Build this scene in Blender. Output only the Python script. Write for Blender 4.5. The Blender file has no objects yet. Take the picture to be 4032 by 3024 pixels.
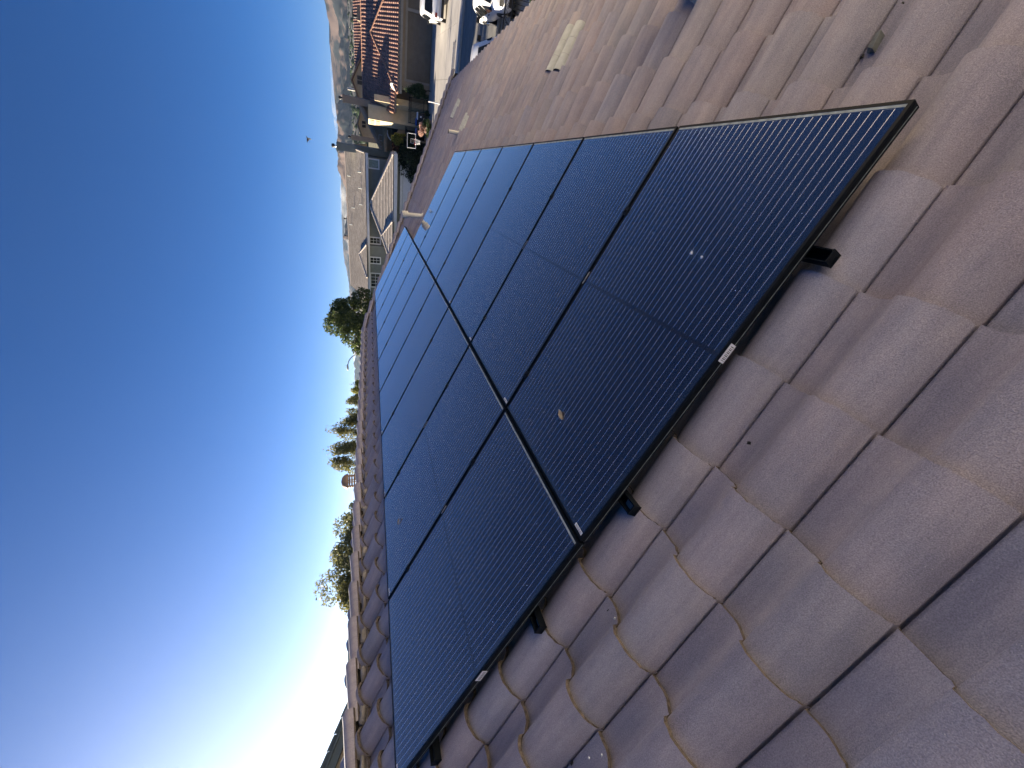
import bpy, math, random
import numpy as np
from mathutils import Matrix, Vector

# ------------------------------------------------------------------ camera, sky, sun, exposure
scn = bpy.context.scene
COL = scn.collection
RAD = math.radians
TH = RAD(23.5)                                   # pitch of the roof the camera looks along
O = np.array([0.0, 0.0, 4.844])                  # a point of the solar array's upper plane
RB = np.array([[math.cos(TH), 0, math.sin(TH)], [0, 1, 0], [-math.sin(TH), 0, math.cos(TH)]])
CAM = np.array([1.2217, -0.9810, 5.6])
CR = np.array([0.889189, 0.457200, -0.017650])   # scene right, up and back of the (rolled) camera
CU = np.array([-0.131743, 0.292783, 0.947060])
CB = np.array([0.438163, -0.839790, 0.320572])

cd = bpy.data.cameras.new("camera")
cd.sensor_fit = 'HORIZONTAL'; cd.sensor_width = 36.0; cd.lens = 1611.23 / 4032 * 36.0
cd.clip_start = 0.05; cd.clip_end = 30000
cam = bpy.data.objects.new("camera", cd)
cam.matrix_world = Matrix(((-CU[0], CR[0], CB[0], CAM[0]), (-CU[1], CR[1], CB[1], CAM[1]), (-CU[2], CR[2], CB[2], CAM[2]), (0, 0, 0, 1)))
COL.objects.link(cam)
scn.camera = cam

SUN_AZ, SUN_EL = RAD(-76.0), RAD(15.5)           # azimuth from +Y towards +X
w = bpy.data.worlds.new("World"); scn.world = w; w.use_nodes = True
wn, wl = w.node_tree.nodes, w.node_tree.links
wn.clear()
sky = wn.new('ShaderNodeTexSky'); sky.sky_type = 'NISHITA'; sky.sun_disc = False
sky.sun_elevation = SUN_EL; sky.sun_rotation = SUN_AZ
sky.altitude = 1200; sky.air_density = 0.56; sky.dust_density = 0.9; sky.ozone_density = 4.0
bg = wn.new('ShaderNodeBackground'); bg.inputs[1].default_value = 0.052
wo = wn.new('ShaderNodeOutputWorld')
hs = wn.new('ShaderNodeHueSaturation'); hs.inputs['Saturation'].default_value = 1.27; hs.inputs['Hue'].default_value = 0.506; hs.inputs['Value'].default_value = 0.86; wl.new(sky.outputs[0], hs.inputs['Color']); wl.new(hs.outputs[0], bg.inputs[0]); wl.new(bg.outputs[0], wo.inputs[0])

sd = bpy.data.lights.new("sun", 'SUN'); sd.energy = 5.0; sd.angle = RAD(0.53); sd.color = (1.0, 0.86, 0.66)
sun = bpy.data.objects.new("sun", sd); COL.objects.link(sun)
sdir = Vector((math.sin(SUN_AZ) * math.cos(SUN_EL), math.cos(SUN_AZ) * math.cos(SUN_EL), math.sin(SUN_EL)))
sun.rotation_euler = sdir.to_track_quat('Z', 'Y').to_euler(); sun.location = (-40, 15, 30)

scn.view_settings.view_transform = 'Standard'; scn.view_settings.look = 'None'
scn.view_settings.exposure = 1.82; scn.view_settings.gamma = 1.0
scn.render.engine = 'CYCLES'
scn.cycles.max_bounces = 6; scn.cycles.diffuse_bounces = 3; scn.cycles.glossy_bounces = 3; scn.cycles.transmission_bounces = 4
scn.cycles.use_denoising = True

# ------------------------------------------------------------------ materials
MATS = {}
def nodes(name):
    m = bpy.data.materials.new(name); m.use_nodes = True
    nt = m.node_tree; b = nt.nodes['Principled BSDF']
    MATS[name] = m
    return m, nt.nodes, nt.links, b
def rgb(c): return (c[0], c[1], c[2], 1.0)
def mat(name, c, rough=0.8, var=0.12, scale=3.0, bump=0.0, bscale=40.0, metal=0.0, spec=0.5, c2=None, detail=6):
    m, n, l, b = nodes(name)
    tc = n.new('ShaderNodeTexCoord')
    nz = n.new('ShaderNodeTexNoise'); nz.inputs['Scale'].default_value = scale; nz.inputs['Detail'].default_value = detail
    l.new(tc.outputs['Object'], nz.inputs['Vector'])
    rp = n.new('ShaderNodeValToRGB')
    lo = [x * (1 - var) for x in c]; hi = [min(1, x * (1 + var)) for x in (c2 or c)]
    rp.color_ramp.elements[0].position = 0.3; rp.color_ramp.elements[1].position = 0.7
    rp.color_ramp.elements[0].color = rgb(lo); rp.color_ramp.elements[1].color = rgb(hi)
    l.new(nz.outputs['Fac'], rp.inputs[0]); l.new(rp.outputs[0], b.inputs['Base Color'])
    b.inputs['Roughness'].default_value = rough; b.inputs['Metallic'].default_value = metal
    b.inputs['Specular IOR Level'].default_value = spec
    if bump:
        bz = n.new('ShaderNodeTexNoise'); bz.inputs['Scale'].default_value = bscale; bz.inputs['Detail'].default_value = 4
        l.new(tc.outputs['Object'], bz.inputs['Vector'])
        bp = n.new('ShaderNodeBump'); bp.inputs['Strength'].default_value = bump; bp.inputs['Distance'].default_value = 0.01
        l.new(bz.outputs['Fac'], bp.inputs['Height']); l.new(bp.outputs[0], b.inputs['Normal'])
    return m

def tile_material(name, gain=(1, 1, 1), speck=True, rough=0.72):
    """concrete tile: per tile tint (attribute), cloudy colour wash, pale sand grains, fine pitting"""
    m, n, l, b = nodes(name)
    tc = n.new('ShaderNodeTexCoord')
    at = n.new('ShaderNodeAttribute'); at.attribute_name = 'tint'
    def mul(a, k, fac=1.0):
        x = n.new('ShaderNodeMix'); x.data_type = 'RGBA'; x.blend_type = 'MULTIPLY'; x.inputs['Factor'].default_value = fac
        l.new(a, x.inputs['A']); l.new(k, x.inputs['B']); return x.outputs['Result']
    n1 = n.new('ShaderNodeTexNoise'); n1.inputs['Scale'].default_value = 5.0; n1.inputs['Detail'].default_value = 5; n1.inputs['Roughness'].default_value = 0.6
    mp = n.new('ShaderNodeMapping'); mp.inputs['Scale'].default_value = (0.6, 1.6, 1)
    l.new(tc.outputs['Object'], mp.inputs['Vector']); l.new(mp.outputs[0], n1.inputs['Vector'])
    r1 = n.new('ShaderNodeValToRGB'); e = r1.color_ramp.elements
    e[0].position = 0.30; e[0].color = rgb((0.88, 0.90, 0.94)); e[1].position = 0.72; e[1].color = rgb((1.08, 1.02, 0.99))
    l.new(n1.outputs['Fac'], r1.inputs[0])
    c = mul(at.outputs['Color'], r1.outputs[0])
    if speck:                                       # rain-washed streaks running down the slope
        mp2 = n.new('ShaderNodeMapping'); mp2.inputs['Scale'].default_value = (1.6, 17, 1.6); l.new(tc.outputs['Object'], mp2.inputs['Vector'])
        n6 = n.new('ShaderNodeTexNoise'); n6.inputs['Scale'].default_value = 1.0; n6.inputs['Detail'].default_value = 6; n6.inputs['Roughness'].default_value = 0.65; l.new(mp2.outputs[0], n6.inputs['Vector'])
        r6 = n.new('ShaderNodeValToRGB'); e = r6.color_ramp.elements
        e[0].position = 0.32; e[0].color = rgb((0.80, 0.80, 0.83)); e[1].position = 0.62; e[1].color = rgb((1.05, 1.04, 1.03)); l.new(n6.outputs['Fac'], r6.inputs[0])
        c = mul(c, r6.outputs[0])
        n7 = n.new('ShaderNodeTexNoise'); n7.inputs['Scale'].default_value = 2.1; n7.inputs['Detail'].default_value = 7; n7.inputs['Roughness'].default_value = 0.7; l.new(tc.outputs['Object'], n7.inputs['Vector'])
        r7 = n.new('ShaderNodeValToRGB'); e = r7.color_ramp.elements
        e[0].position = 0.34; e[0].color = rgb((0.82, 0.84, 0.88)); e[1].position = 0.60; e[1].color = rgb((1.04, 1.02, 1.0)); l.new(n7.outputs['Fac'], r7.inputs[0])
        c = mul(c, r7.outputs[0])
    n2 = n.new('ShaderNodeTexNoise'); n2.inputs['Scale'].default_value = 320.0; n2.inputs['Detail'].default_value = 2
    l.new(tc.outputs['Object'], n2.inputs['Vector'])
    r2 = n.new('ShaderNodeValToRGB'); e = r2.color_ramp.elements
    e[0].position = 0.25; e[0].color = rgb((0.70,) * 3); e[1].position = 0.75; e[1].color = rgb((1.25,) * 3)
    l.new(n2.outputs['Fac'], r2.inputs[0])
    c = mul(c, r2.outputs[0])
    if speck:
        v = n.new('ShaderNodeTexVoronoi'); v.inputs['Scale'].default_value = 95.0
        l.new(tc.outputs['Object'], v.inputs['Vector'])
        r3 = n.new('ShaderNodeValToRGB'); e = r3.color_ramp.elements
        e[0].position = 0.05; e[0].color = (1, 1, 1, 1); e[1].position = 0.13; e[1].color = (0, 0, 0, 1)
        l.new(v.outputs['Distance'], r3.inputs[0])
        n4 = n.new('ShaderNodeTexNoise'); n4.inputs['Scale'].default_value = 60.0
        l.new(tc.outputs['Object'], n4.inputs['Vector'])
        gt = n.new('ShaderNodeMath'); gt.operation = 'GREATER_THAN'; gt.inputs[1].default_value = 0.56
        l.new(n4.outputs['Fac'], gt.inputs[0])
        ml = n.new('ShaderNodeMath'); ml.operation = 'MULTIPLY'; l.new(r3.outputs[0], ml.inputs[0]); l.new(gt.outputs[0], ml.inputs[1])
        mx = n.new('ShaderNodeMix'); mx.data_type = 'RGBA'; l.new(ml.outputs[0], mx.inputs['Factor'])
        l.new(c, mx.inputs['A']); mx.inputs['B'].default_value = rgb((0.62, 0.58, 0.55)); c = mx.outputs['Result']
        # worn whitish scuffs
        n5 = n.new('ShaderNodeTexNoise'); n5.inputs['Scale'].default_value = 7.0; n5.inputs['Detail'].default_value = 8; n5.inputs['Roughness'].default_value = 0.7
        l.new(tc.outputs['Object'], n5.inputs['Vector'])
        r5 = n.new('ShaderNodeValToRGB'); e = r5.color_ramp.elements
        e[0].position = 0.66; e[0].color = (0, 0, 0, 1); e[1].position = 0.80; e[1].color = (0.7, 0.7, 0.7, 1)
        l.new(n5.outputs['Fac'], r5.inputs[0])
        m5 = n.new('ShaderNodeMix'); m5.data_type = 'RGBA'; l.new(r5.outputs[0], m5.inputs['Factor'])
        l.new(c, m5.inputs['A']); m5.inputs['B'].default_value = rgb((0.50, 0.49, 0.50)); c = m5.outputs['Result']
    l.new(c, b.inputs['Base Color'])
    b.inputs['Roughness'].default_value = rough; b.inputs['Specular IOR Level'].default_value = 0.15
    bp = n.new('ShaderNodeBump'); bp.inputs['Strength'].default_value = 0.35; bp.inputs['Distance'].default_value = 0.004
    l.new(n2.outputs['Fac'], bp.inputs['Height']); l.new(bp.outputs[0], b.inputs['Normal'])
    return m

def glass_cells():
    """navy cells under glass with bright collector wires; coordinates are metres from the panel's corner"""
    m, n, l, b = nodes('solar cells')
    tc = n.new('ShaderNodeTexCoord'); sp = n.new('ShaderNodeSeparateXYZ'); l.new(tc.outputs['Object'], sp.inputs[0])
    def M(op, a, bb=None, c=None):
        x = n.new('ShaderNodeMath'); x.operation = op
        for i, k in enumerate((a, bb, c)):
            if k is None: continue
            if isinstance(k, (int, float)): x.inputs[i].default_value = k
            else: l.new(k, x.inputs[i])
        return x.outputs[0]
    X, Y = sp.outputs['X'], sp.outputs['Y']
    yy = M('DIVIDE', M('SUBTRACT', Y, 0.0366 - 0.0324 / 2), 0.0324)
    fr = M('ABSOLUTE', M('SUBTRACT', M('FRACT', yy), 0.5))
    wire = M('LESS_THAN', fr, 0.031)
    ok = M('MULTIPLY', M('GREATER_THAN', X, 0.026), M('LESS_THAN', X, 1.690))
    ok = M('MULTIPLY', ok, M('GREATER_THAN', M('ABSOLUTE', M('SUBTRACT', X, 0.862)), 0.009))
    ok = M('MULTIPLY', ok, M('MULTIPLY', M('GREATER_THAN', Y, 0.022), M('LESS_THAN', Y, 1.012)))
    wire = M('MULTIPLY', wire, ok)
    # gaps between the half cells: slightly darker lines
    gx = M('ABSOLUTE', M('SUBTRACT', M('FRACT', M('DIVIDE', M('SUBTRACT', X, 0.026), 0.0836)), 0.5))
    gap = M('GREATER_THAN', gx, 0.488)
    mid = M('LESS_THAN', M('ABSOLUTE', M('SUBTRACT', X, 0.862)), 0.007)
    gap = M('MAXIMUM', M('MULTIPLY', gap, 0.5), mid)
    nz = n.new('ShaderNodeTexNoise'); nz.inputs['Scale'].default_value = 6; nz.inputs['Detail'].default_value = 6
    l.new(tc.outputs['Object'], nz.inputs['Vector'])
    r = n.new('ShaderNodeValToRGB'); r.color_ramp.elements[0].color = rgb((0.0015, 0.006, 0.024)); r.color_ramp.elements[1].color = rgb((0.004, 0.013, 0.045))
    l.new(nz.outputs['Fac'], r.inputs[0])
    mg = n.new('ShaderNodeMix'); mg.data_type = 'RGBA'; l.new(gap, mg.inputs['Factor']); l.new(r.outputs[0], mg.inputs['A']); mg.inputs['B'].default_value = rgb((0.004, 0.006, 0.016))
    mw = n.new('ShaderNodeMix'); mw.data_type = 'RGBA'; l.new(wire, mw.inputs['Factor']); l.new(mg.outputs['Result'], mw.inputs['A']); mw.inputs['B'].default_value = rgb((0.86, 0.84, 0.82))
    # dust: a film washed down to the low edge of the glass, with specks
    dn = n.new('ShaderNodeTexNoise'); dn.inputs['Scale'].default_value = 26; dn.inputs['Detail'].default_value = 8; dn.inputs['Roughness'].default_value = 0.7
    l.new(tc.outputs['Object'], dn.inputs['Vector'])
    low = M('MULTIPLY', M('SUBTRACT', M('ADD', X, M('MULTIPLY', dn.outputs['Fac'], 0.022)), 1.7005), 60.0)
    low = M('MINIMUM', M('MAXIMUM', low, 0.0), 0.5)
    v = n.new('ShaderNodeTexVoronoi'); v.inputs['Scale'].default_value = 34; l.new(tc.outputs['Object'], v.inputs['Vector'])
    spk = M('MULTIPLY', M('LESS_THAN', v.outputs['Distance'], 0.045), M('GREATER_THAN', nz.outputs['Fac'], 0.60))
    dust = M('MAXIMUM', low, M('MULTIPLY', spk, 0.5))
    dust = M('MAXIMUM', dust, M('MULTIPLY', dn.outputs['Fac'], 0.03))
    md = n.new('ShaderNodeMix'); md.data_type = 'RGBA'; l.new(dust, md.inputs['Factor']); l.new(mw.outputs['Result'], md.inputs['A']); md.inputs['B'].default_value = rgb((0.42, 0.46, 0.42))
    l.new(md.outputs['Result'], b.inputs['Base Color'])
    l.new(M('MULTIPLY', wire, 0.8), b.inputs['Metallic'])
    l.new(M('ADD', M('MULTIPLY', wire, 0.20), M('ADD', 0.06, M('MULTIPLY', dust, 0.5))), b.inputs['Roughness'])
    b.inputs['IOR'].default_value = 1.6; b.inputs['Coat Weight'].default_value = 1.0; b.inputs['Coat Roughness'].default_value = 0.03; b.inputs['Coat IOR'].default_value = 1.6; b.inputs['Sheen Weight'].default_value = 0.09; b.inputs['Sheen Roughness'].default_value = 0.45
    return m

tile_material('roof tile')
tile_material('terracotta tile', speck=False, rough=0.6)
tile_material('slate tile', speck=False, rough=0.7)
glass_cells()
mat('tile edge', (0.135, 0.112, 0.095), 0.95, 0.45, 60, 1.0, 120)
mat('pale tile', (0.56, 0.58, 0.52), 0.8, 0.12, 14, 0.3, 150)
mat('mortar', (0.27, 0.25, 0.225), 0.95, 0.25, 12, 0.8, 60)
mat('dark gap', (0.012, 0.011, 0.012), 0.9, 0.1)
mat('black frame', (0.005, 0.0075, 0.011), 0.5, 0.3, 20, spec=0.12)
mat('dusty lip', (0.16, 0.19, 0.185), 0.75, 0.45, 45)
mat('dust line', (0.36, 0.41, 0.40), 0.9, 0.35, 30)
mat('sticker', (0.72, 0.75, 0.80), 0.4, 0.05)
mat('barcode', (0.06, 0.06, 0.07), 0.5, 0.05)
mat('vent grey', (0.66, 0.64, 0.56), 0.6, 0.12, 8)
mat('vent cream', (0.78, 0.70, 0.57), 0.6, 0.1, 8)
mat('vent dark', (0.16, 0.155, 0.14), 0.8, 0.2, 8)
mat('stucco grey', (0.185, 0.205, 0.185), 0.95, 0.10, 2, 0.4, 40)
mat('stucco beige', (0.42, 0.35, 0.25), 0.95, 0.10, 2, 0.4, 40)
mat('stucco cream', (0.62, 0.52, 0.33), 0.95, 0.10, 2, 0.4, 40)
mat('stucco tan', (0.30, 0.24, 0.18), 0.95, 0.10, 2, 0.4, 40)
mat('door brown', (0.165, 0.135, 0.10), 0.7, 0.10, 3)
mat('trim white', (0.66, 0.68, 0.68), 0.6, 0.06)
mat('trim taupe', (0.30, 0.27, 0.23), 0.7, 0.08)
mat('trim green', (0.13, 0.155, 0.145), 0.8, 0.1)
mat('window glass', (0.02, 0.028, 0.03), 0.06, 0.2, 1, spec=0.6)
mat('blind glass', (0.20, 0.27, 0.26), 0.25, 0.3, 6)
mat('concrete', (0.44, 0.41, 0.37), 0.9, 0.14, 0.9, 0.3, 30)
mat('asphalt', (0.17, 0.165, 0.155), 0.95, 0.22, 1.5, 0.4, 60)
mat('kerb', (0.36, 0.345, 0.32), 0.9, 0.12, 2)
mat('earth', (0.25, 0.20, 0.13), 0.95, 0.35, 0.08, c2=(0.20, 0.20, 0.11))
mat('lawn', (0.07, 0.10, 0.035), 0.95, 0.4, 3)
mat('iron', (0.012, 0.012, 0.014), 0.5, 0.2)
mat('white paint', (0.80, 0.81, 0.82), 0.25, 0.03, 2, spec=0.6)
mat('car black', (0.015, 0.015, 0.017), 0.5, 0.2)
mat('car glass', (0.012, 0.014, 0.016), 0.05, 0.2, spec=0.7)
mat('chrome', (0.6, 0.6, 0.62), 0.2, 0.05, metal=1.0)
mat('tail lamp', (0.35, 0.03, 0.02), 0.2, 0.1)
mat('rubber', (0.02, 0.02, 0.02), 0.85, 0.2)
mat('silver', (0.62, 0.63, 0.64), 0.35, 0.08, metal=0.8)
mat('bin black', (0.02, 0.022, 0.028), 0.5, 0.2)
mat('bin blue', (0.03, 0.10, 0.33), 0.45, 0.15)
mat('bark', (0.10, 0.075, 0.05), 0.95, 0.3, 10)
mat('brick', (0.33, 0.20, 0.15), 0.9, 0.25, 8)
mat('wood tan', (0.46, 0.33, 0.20), 0.8, 0.15, 5)
mat('white', (0.8, 0.8, 0.8), 0.5, 0.05)
mat('bird grey', (0.06, 0.07, 0.08), 0.8, 0.2)
mat('bird pale', (0.50, 0.52, 0.48), 0.8, 0.1)
mat('copper', (0.30, 0.21, 0.13), 0.5, 0.2, 10, metal=0.4)
mat('dropping', (0.78, 0.78, 0.75), 0.8, 0.1)
mat('dark pellet', (0.02, 0.02, 0.018), 0.9, 0.2)
mat('chunk', (0.20, 0.215, 0.19), 0.95, 0.3, 30)
mat('dry leaf', (0.32, 0.27, 0.18), 0.8, 0.3, 20)

def leaf_mat(name, c, c2):
    m, n, l, b = nodes(name)
    g = n.new('ShaderNodeNewGeometry')
    r = n.new('ShaderNodeValToRGB'); r.color_ramp.elements[0].color = rgb(c); r.color_ramp.elements[1].color = rgb(c2)
    l.new(g.outputs['Random Per Island'], r.inputs[0])
    l.new(r.outputs[0], b.inputs['Base Color']); b.inputs['Roughness'].default_value = 0.55
    tr = n.new('ShaderNodeBsdfTranslucent'); l.new(r.outputs[0], tr.inputs['Color'])
    mx = n.new('ShaderNodeMixShader'); mx.inputs[0].default_value = 0.5
    out = n['Material Output']
    l.new(b.outputs[0], mx.inputs[1]); l.new(tr.outputs[0], mx.inputs[2]); l.new(mx.outputs[0], out.inputs['Surface'])
    return m
leaf_mat('leaf dark', (0.025, 0.05, 0.022), (0.075, 0.119, 0.044))
leaf_mat('leaf olive', (0.10, 0.105, 0.035), (0.27, 0.25, 0.085))
leaf_mat('leaf light', (0.11, 0.12, 0.05), (0.27, 0.27, 0.12))
leaf_mat('leaf yellow', (0.18, 0.195, 0.045), (0.45, 0.42, 0.09))
leaf_mat('leaf mid', (0.035, 0.062, 0.024), (0.13, 0.16, 0.05))
leaf_mat('leaf deep', (0.010, 0.024, 0.016), (0.035, 0.062, 0.034))
leaf_mat('leaf russet', (0.10, 0.045, 0.03), (0.22, 0.12, 0.07))
leaf_mat('petal pink', (0.45, 0.25, 0.20), (0.75, 0.55, 0.45))

# ------------------------------------------------------------------ mesh helpers
class MB:
    def __init__(s): s.v = []; s.f = []; s.mi = []; s.sm = []
    def add(s, vs, fs, mi=0, smooth=False):
        k = len(s.v); s.v += [tuple(map(float, p)) for p in vs]
        for f in fs: s.f.append(tuple(i + k for i in f)); s.mi.append(mi); s.sm.append(smooth)
    def hexa(s, p, mi=0):                        # p: 4 bottom points, 4 top points, both counter-clockwise seen from above
        s.add(p, [(3, 2, 1, 0), (4, 5, 6, 7), (0, 1, 5, 4), (1, 2, 6, 5), (2, 3, 7, 6), (3, 0, 4, 7)], mi)
    def box(s, a, b, mi=0):
        (x0, y0, z0), (x1, y1, z1) = [min(i) for i in zip(a, b)], [max(i) for i in zip(a, b)]
        s.hexa([(x0, y0, z0), (x1, y0, z0), (x1, y1, z0), (x0, y1, z0), (x0, y0, z1), (x1, y0, z1), (x1, y1, z1), (x0, y1, z1)], mi)
    def prism(s, poly, a, b, mi=0):              # plan polygon (ccw) between heights a and b
        n = len(poly)
        s.add([(x, y, a) for x, y in poly] + [(x, y, b) for x, y in poly],
              [tuple(range(n))[::-1], tuple(range(n, 2 * n))] + [(i, (i + 1) % n, n + (i + 1) % n, n + i) for i in range(n)], mi)
    def slab(s, pts, t, mi=0):                   # polygon in space, thickened downwards by t
        n = len(pts); lo = [(p[0], p[1], p[2] - t) for p in pts]
        s.add(list(lo) + list(pts), [tuple(range(n))[::-1], tuple(range(n, 2 * n))] + [(i, (i + 1) % n, n + (i + 1) % n, n + i) for i in range(n)], mi)
    def extr(s, poly, d, mi=0):                  # polygon in space pushed along vector d
        n = len(poly); q = [tuple(np.add(p, d)) for p in poly]
        s.add(list(poly) + q, [tuple(range(n))[::-1], tuple(range(n, 2 * n))] + [(i, (i + 1) % n, n + (i + 1) % n, n + i) for i in range(n)], mi)
    def tube(s, path, r, n=8, mi=0, cap=True):
        path = [np.array(p, float) for p in path]
        rr = r if isinstance(r, (list, tuple)) else [r] * len(path)
        rings = []
        for i, p in enumerate(path):
            t = path[min(i + 1, len(path) - 1)] - path[max(i - 1, 0)]; t /= np.linalg.norm(t) + 1e-9
            a = np.cross(t, (0, 0, 1) if abs(t[2]) < 0.9 else (1, 0, 0)); a /= np.linalg.norm(a); bb = np.cross(t, a)
            rings.append([p + rr[i] * (math.cos(2 * math.pi * k / n) * a + math.sin(2 * math.pi * k / n) * bb) for k in range(n)])
        vs = [q for g in rings for q in g]
        fs = [(i * n + k, i * n + (k + 1) % n, (i + 1) * n + (k + 1) % n, (i + 1) * n + k) for i in range(len(path) - 1) for k in range(n)]
        s.add(vs, fs, mi, True)
        if cap: s.add(rings[0], [tuple(range(n))], mi); s.add(rings[-1], [tuple(range(n))[::-1]], mi)
    def lathe(s, prof, c=(0, 0, 0), n=16, mi=0, smooth=True):
        vs = [(c[0] + r * math.cos(2 * math.pi * k / n), c[1] + r * math.sin(2 * math.pi * k / n), c[2] + z) for r, z in prof for k in range(n)]
        fs = [(i * n + k, i * n + (k + 1) % n, (i + 1) * n + (k + 1) % n, (i + 1) * n + k) for i in range(len(prof) - 1) for k in range(n)]
        s.add(vs, fs, mi, smooth)
    def blob(s, c, r, seed, n=2, amp=0.25, mi=0, flat=1.0):
        import bmesh
        bm = bmesh.new(); bmesh.ops.create_icosphere(bm, subdivisions=n, radius=1); rg = random.Random(seed)
        ph = [rg.uniform(0, 6) for _ in range(6)]
        vs = []
        for q in bm.verts:
            k = 1 + amp * (math.sin(3 * q.co.x + ph[0]) * math.sin(3.5 * q.co.y + ph[1]) + 0.6 * math.sin(6 * q.co.z + ph[2] + 4 * q.co.x))
            vs.append((c[0] + q.co.x * k * r[0], c[1] + q.co.y * k * r[1], c[2] + q.co.z * k * r[2]))
        s.add(vs, [tuple(x.index for x in f.verts) for f in bm.faces], mi, True); bm.free()
    def build(s, name, mats, parent=None, tint=None):
        me = bpy.data.meshes.new(name)
        V = s.v
        if parent is not None:
            inv = MATRIX[parent.name].inverted()
            A = np.array(inv); P = np.array(V, float).reshape(-1, 3); V = (P @ A[:3, :3].T + A[:3, 3]).tolist()
        me.from_pydata(V, [], s.f)
        for m in (mats if isinstance(mats, (list, tuple)) else [mats]): me.materials.append(MATS[m])
        me.polygons.foreach_set('material_index', s.mi); me.polygons.foreach_set('use_smooth', s.sm)
        if tint is not None:
            at = me.attributes.new('tint', 'FLOAT_COLOR', 'POINT'); at.data.foreach_set('color', np.asarray(tint, np.float32).ravel())
        me.update()
        ob = bpy.data.objects.new(name, me); COL.objects.link(ob)
        if parent is not None:
            ob.parent = parent; MATRIX[ob.name] = MATRIX[parent.name]; ob.matrix_basis = Matrix()
        return ob
MATRIX = {}
def tag(o, label=None, cat=None, group=None, kind=None):
    if label: o['label'] = label
    if cat: o['category'] = cat
    if group: o['group'] = group
    if kind: o['kind'] = kind
    return o
def thing(name, label, cat, loc=(0, 0, 0), rot=None, group=None):
    """an Empty at the thing's base; parts built under it are given in world coordinates"""
    o = bpy.data.objects.new(name, None); COL.objects.link(o); o.empty_display_size = 0.2
    m = Matrix.Translation(Vector(loc))
    if rot is not None: m = m @ rot.to_4x4()
    o.matrix_world = m; MATRIX[o.name] = m
    return tag(o, label, cat, group)
def solo(mb, name, mats, label, cat, group=None, kind=None, base=None, tint=None):
    """a thing that is one mesh: origin moved to base"""
    if base is not None:
        b = np.array(base, float); mb.v = [tuple(np.array(p) - b) for p in mb.v]
    o = mb.build(name, mats, None, tint)
    if base is not None: o.location = base
    return tag(o, label, cat, group, kind)
def copy_tree(o, parent=None):
    c = o.copy(); COL.objects.link(c); c.parent = parent
    for ch in list(o.children): copy_tree(ch, c)
    return c
def rf(s, y, n): return O + RB @ np.array([s, y, n], float)      # roof coordinates (down the slope, along the ridge, out of the roof)
ROOFROT = Matrix(RB.tolist())
class Frame:
    """plan frame of a house: u to the right, v away"""
    def __init__(s, deg): a = RAD(deg); s.U = np.array([math.cos(a), -math.sin(a), 0]); s.V = np.array([math.sin(a), math.cos(a), 0]); s.rot = Matrix.Rotation(-a, 3, 'Z')
    def __call__(s, u, v, z=0.0): return tuple(s.U * u + s.V * v + np.array([0, 0, z]))
class FB(MB):
    """mesh builder whose input is in a Frame"""
    def __init__(s, fr): super().__init__(); s.fr = fr
    def add(s, vs, fs, mi=0, smooth=False): super().add([s.fr(*p) for p in vs], fs, mi, smooth)

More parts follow.
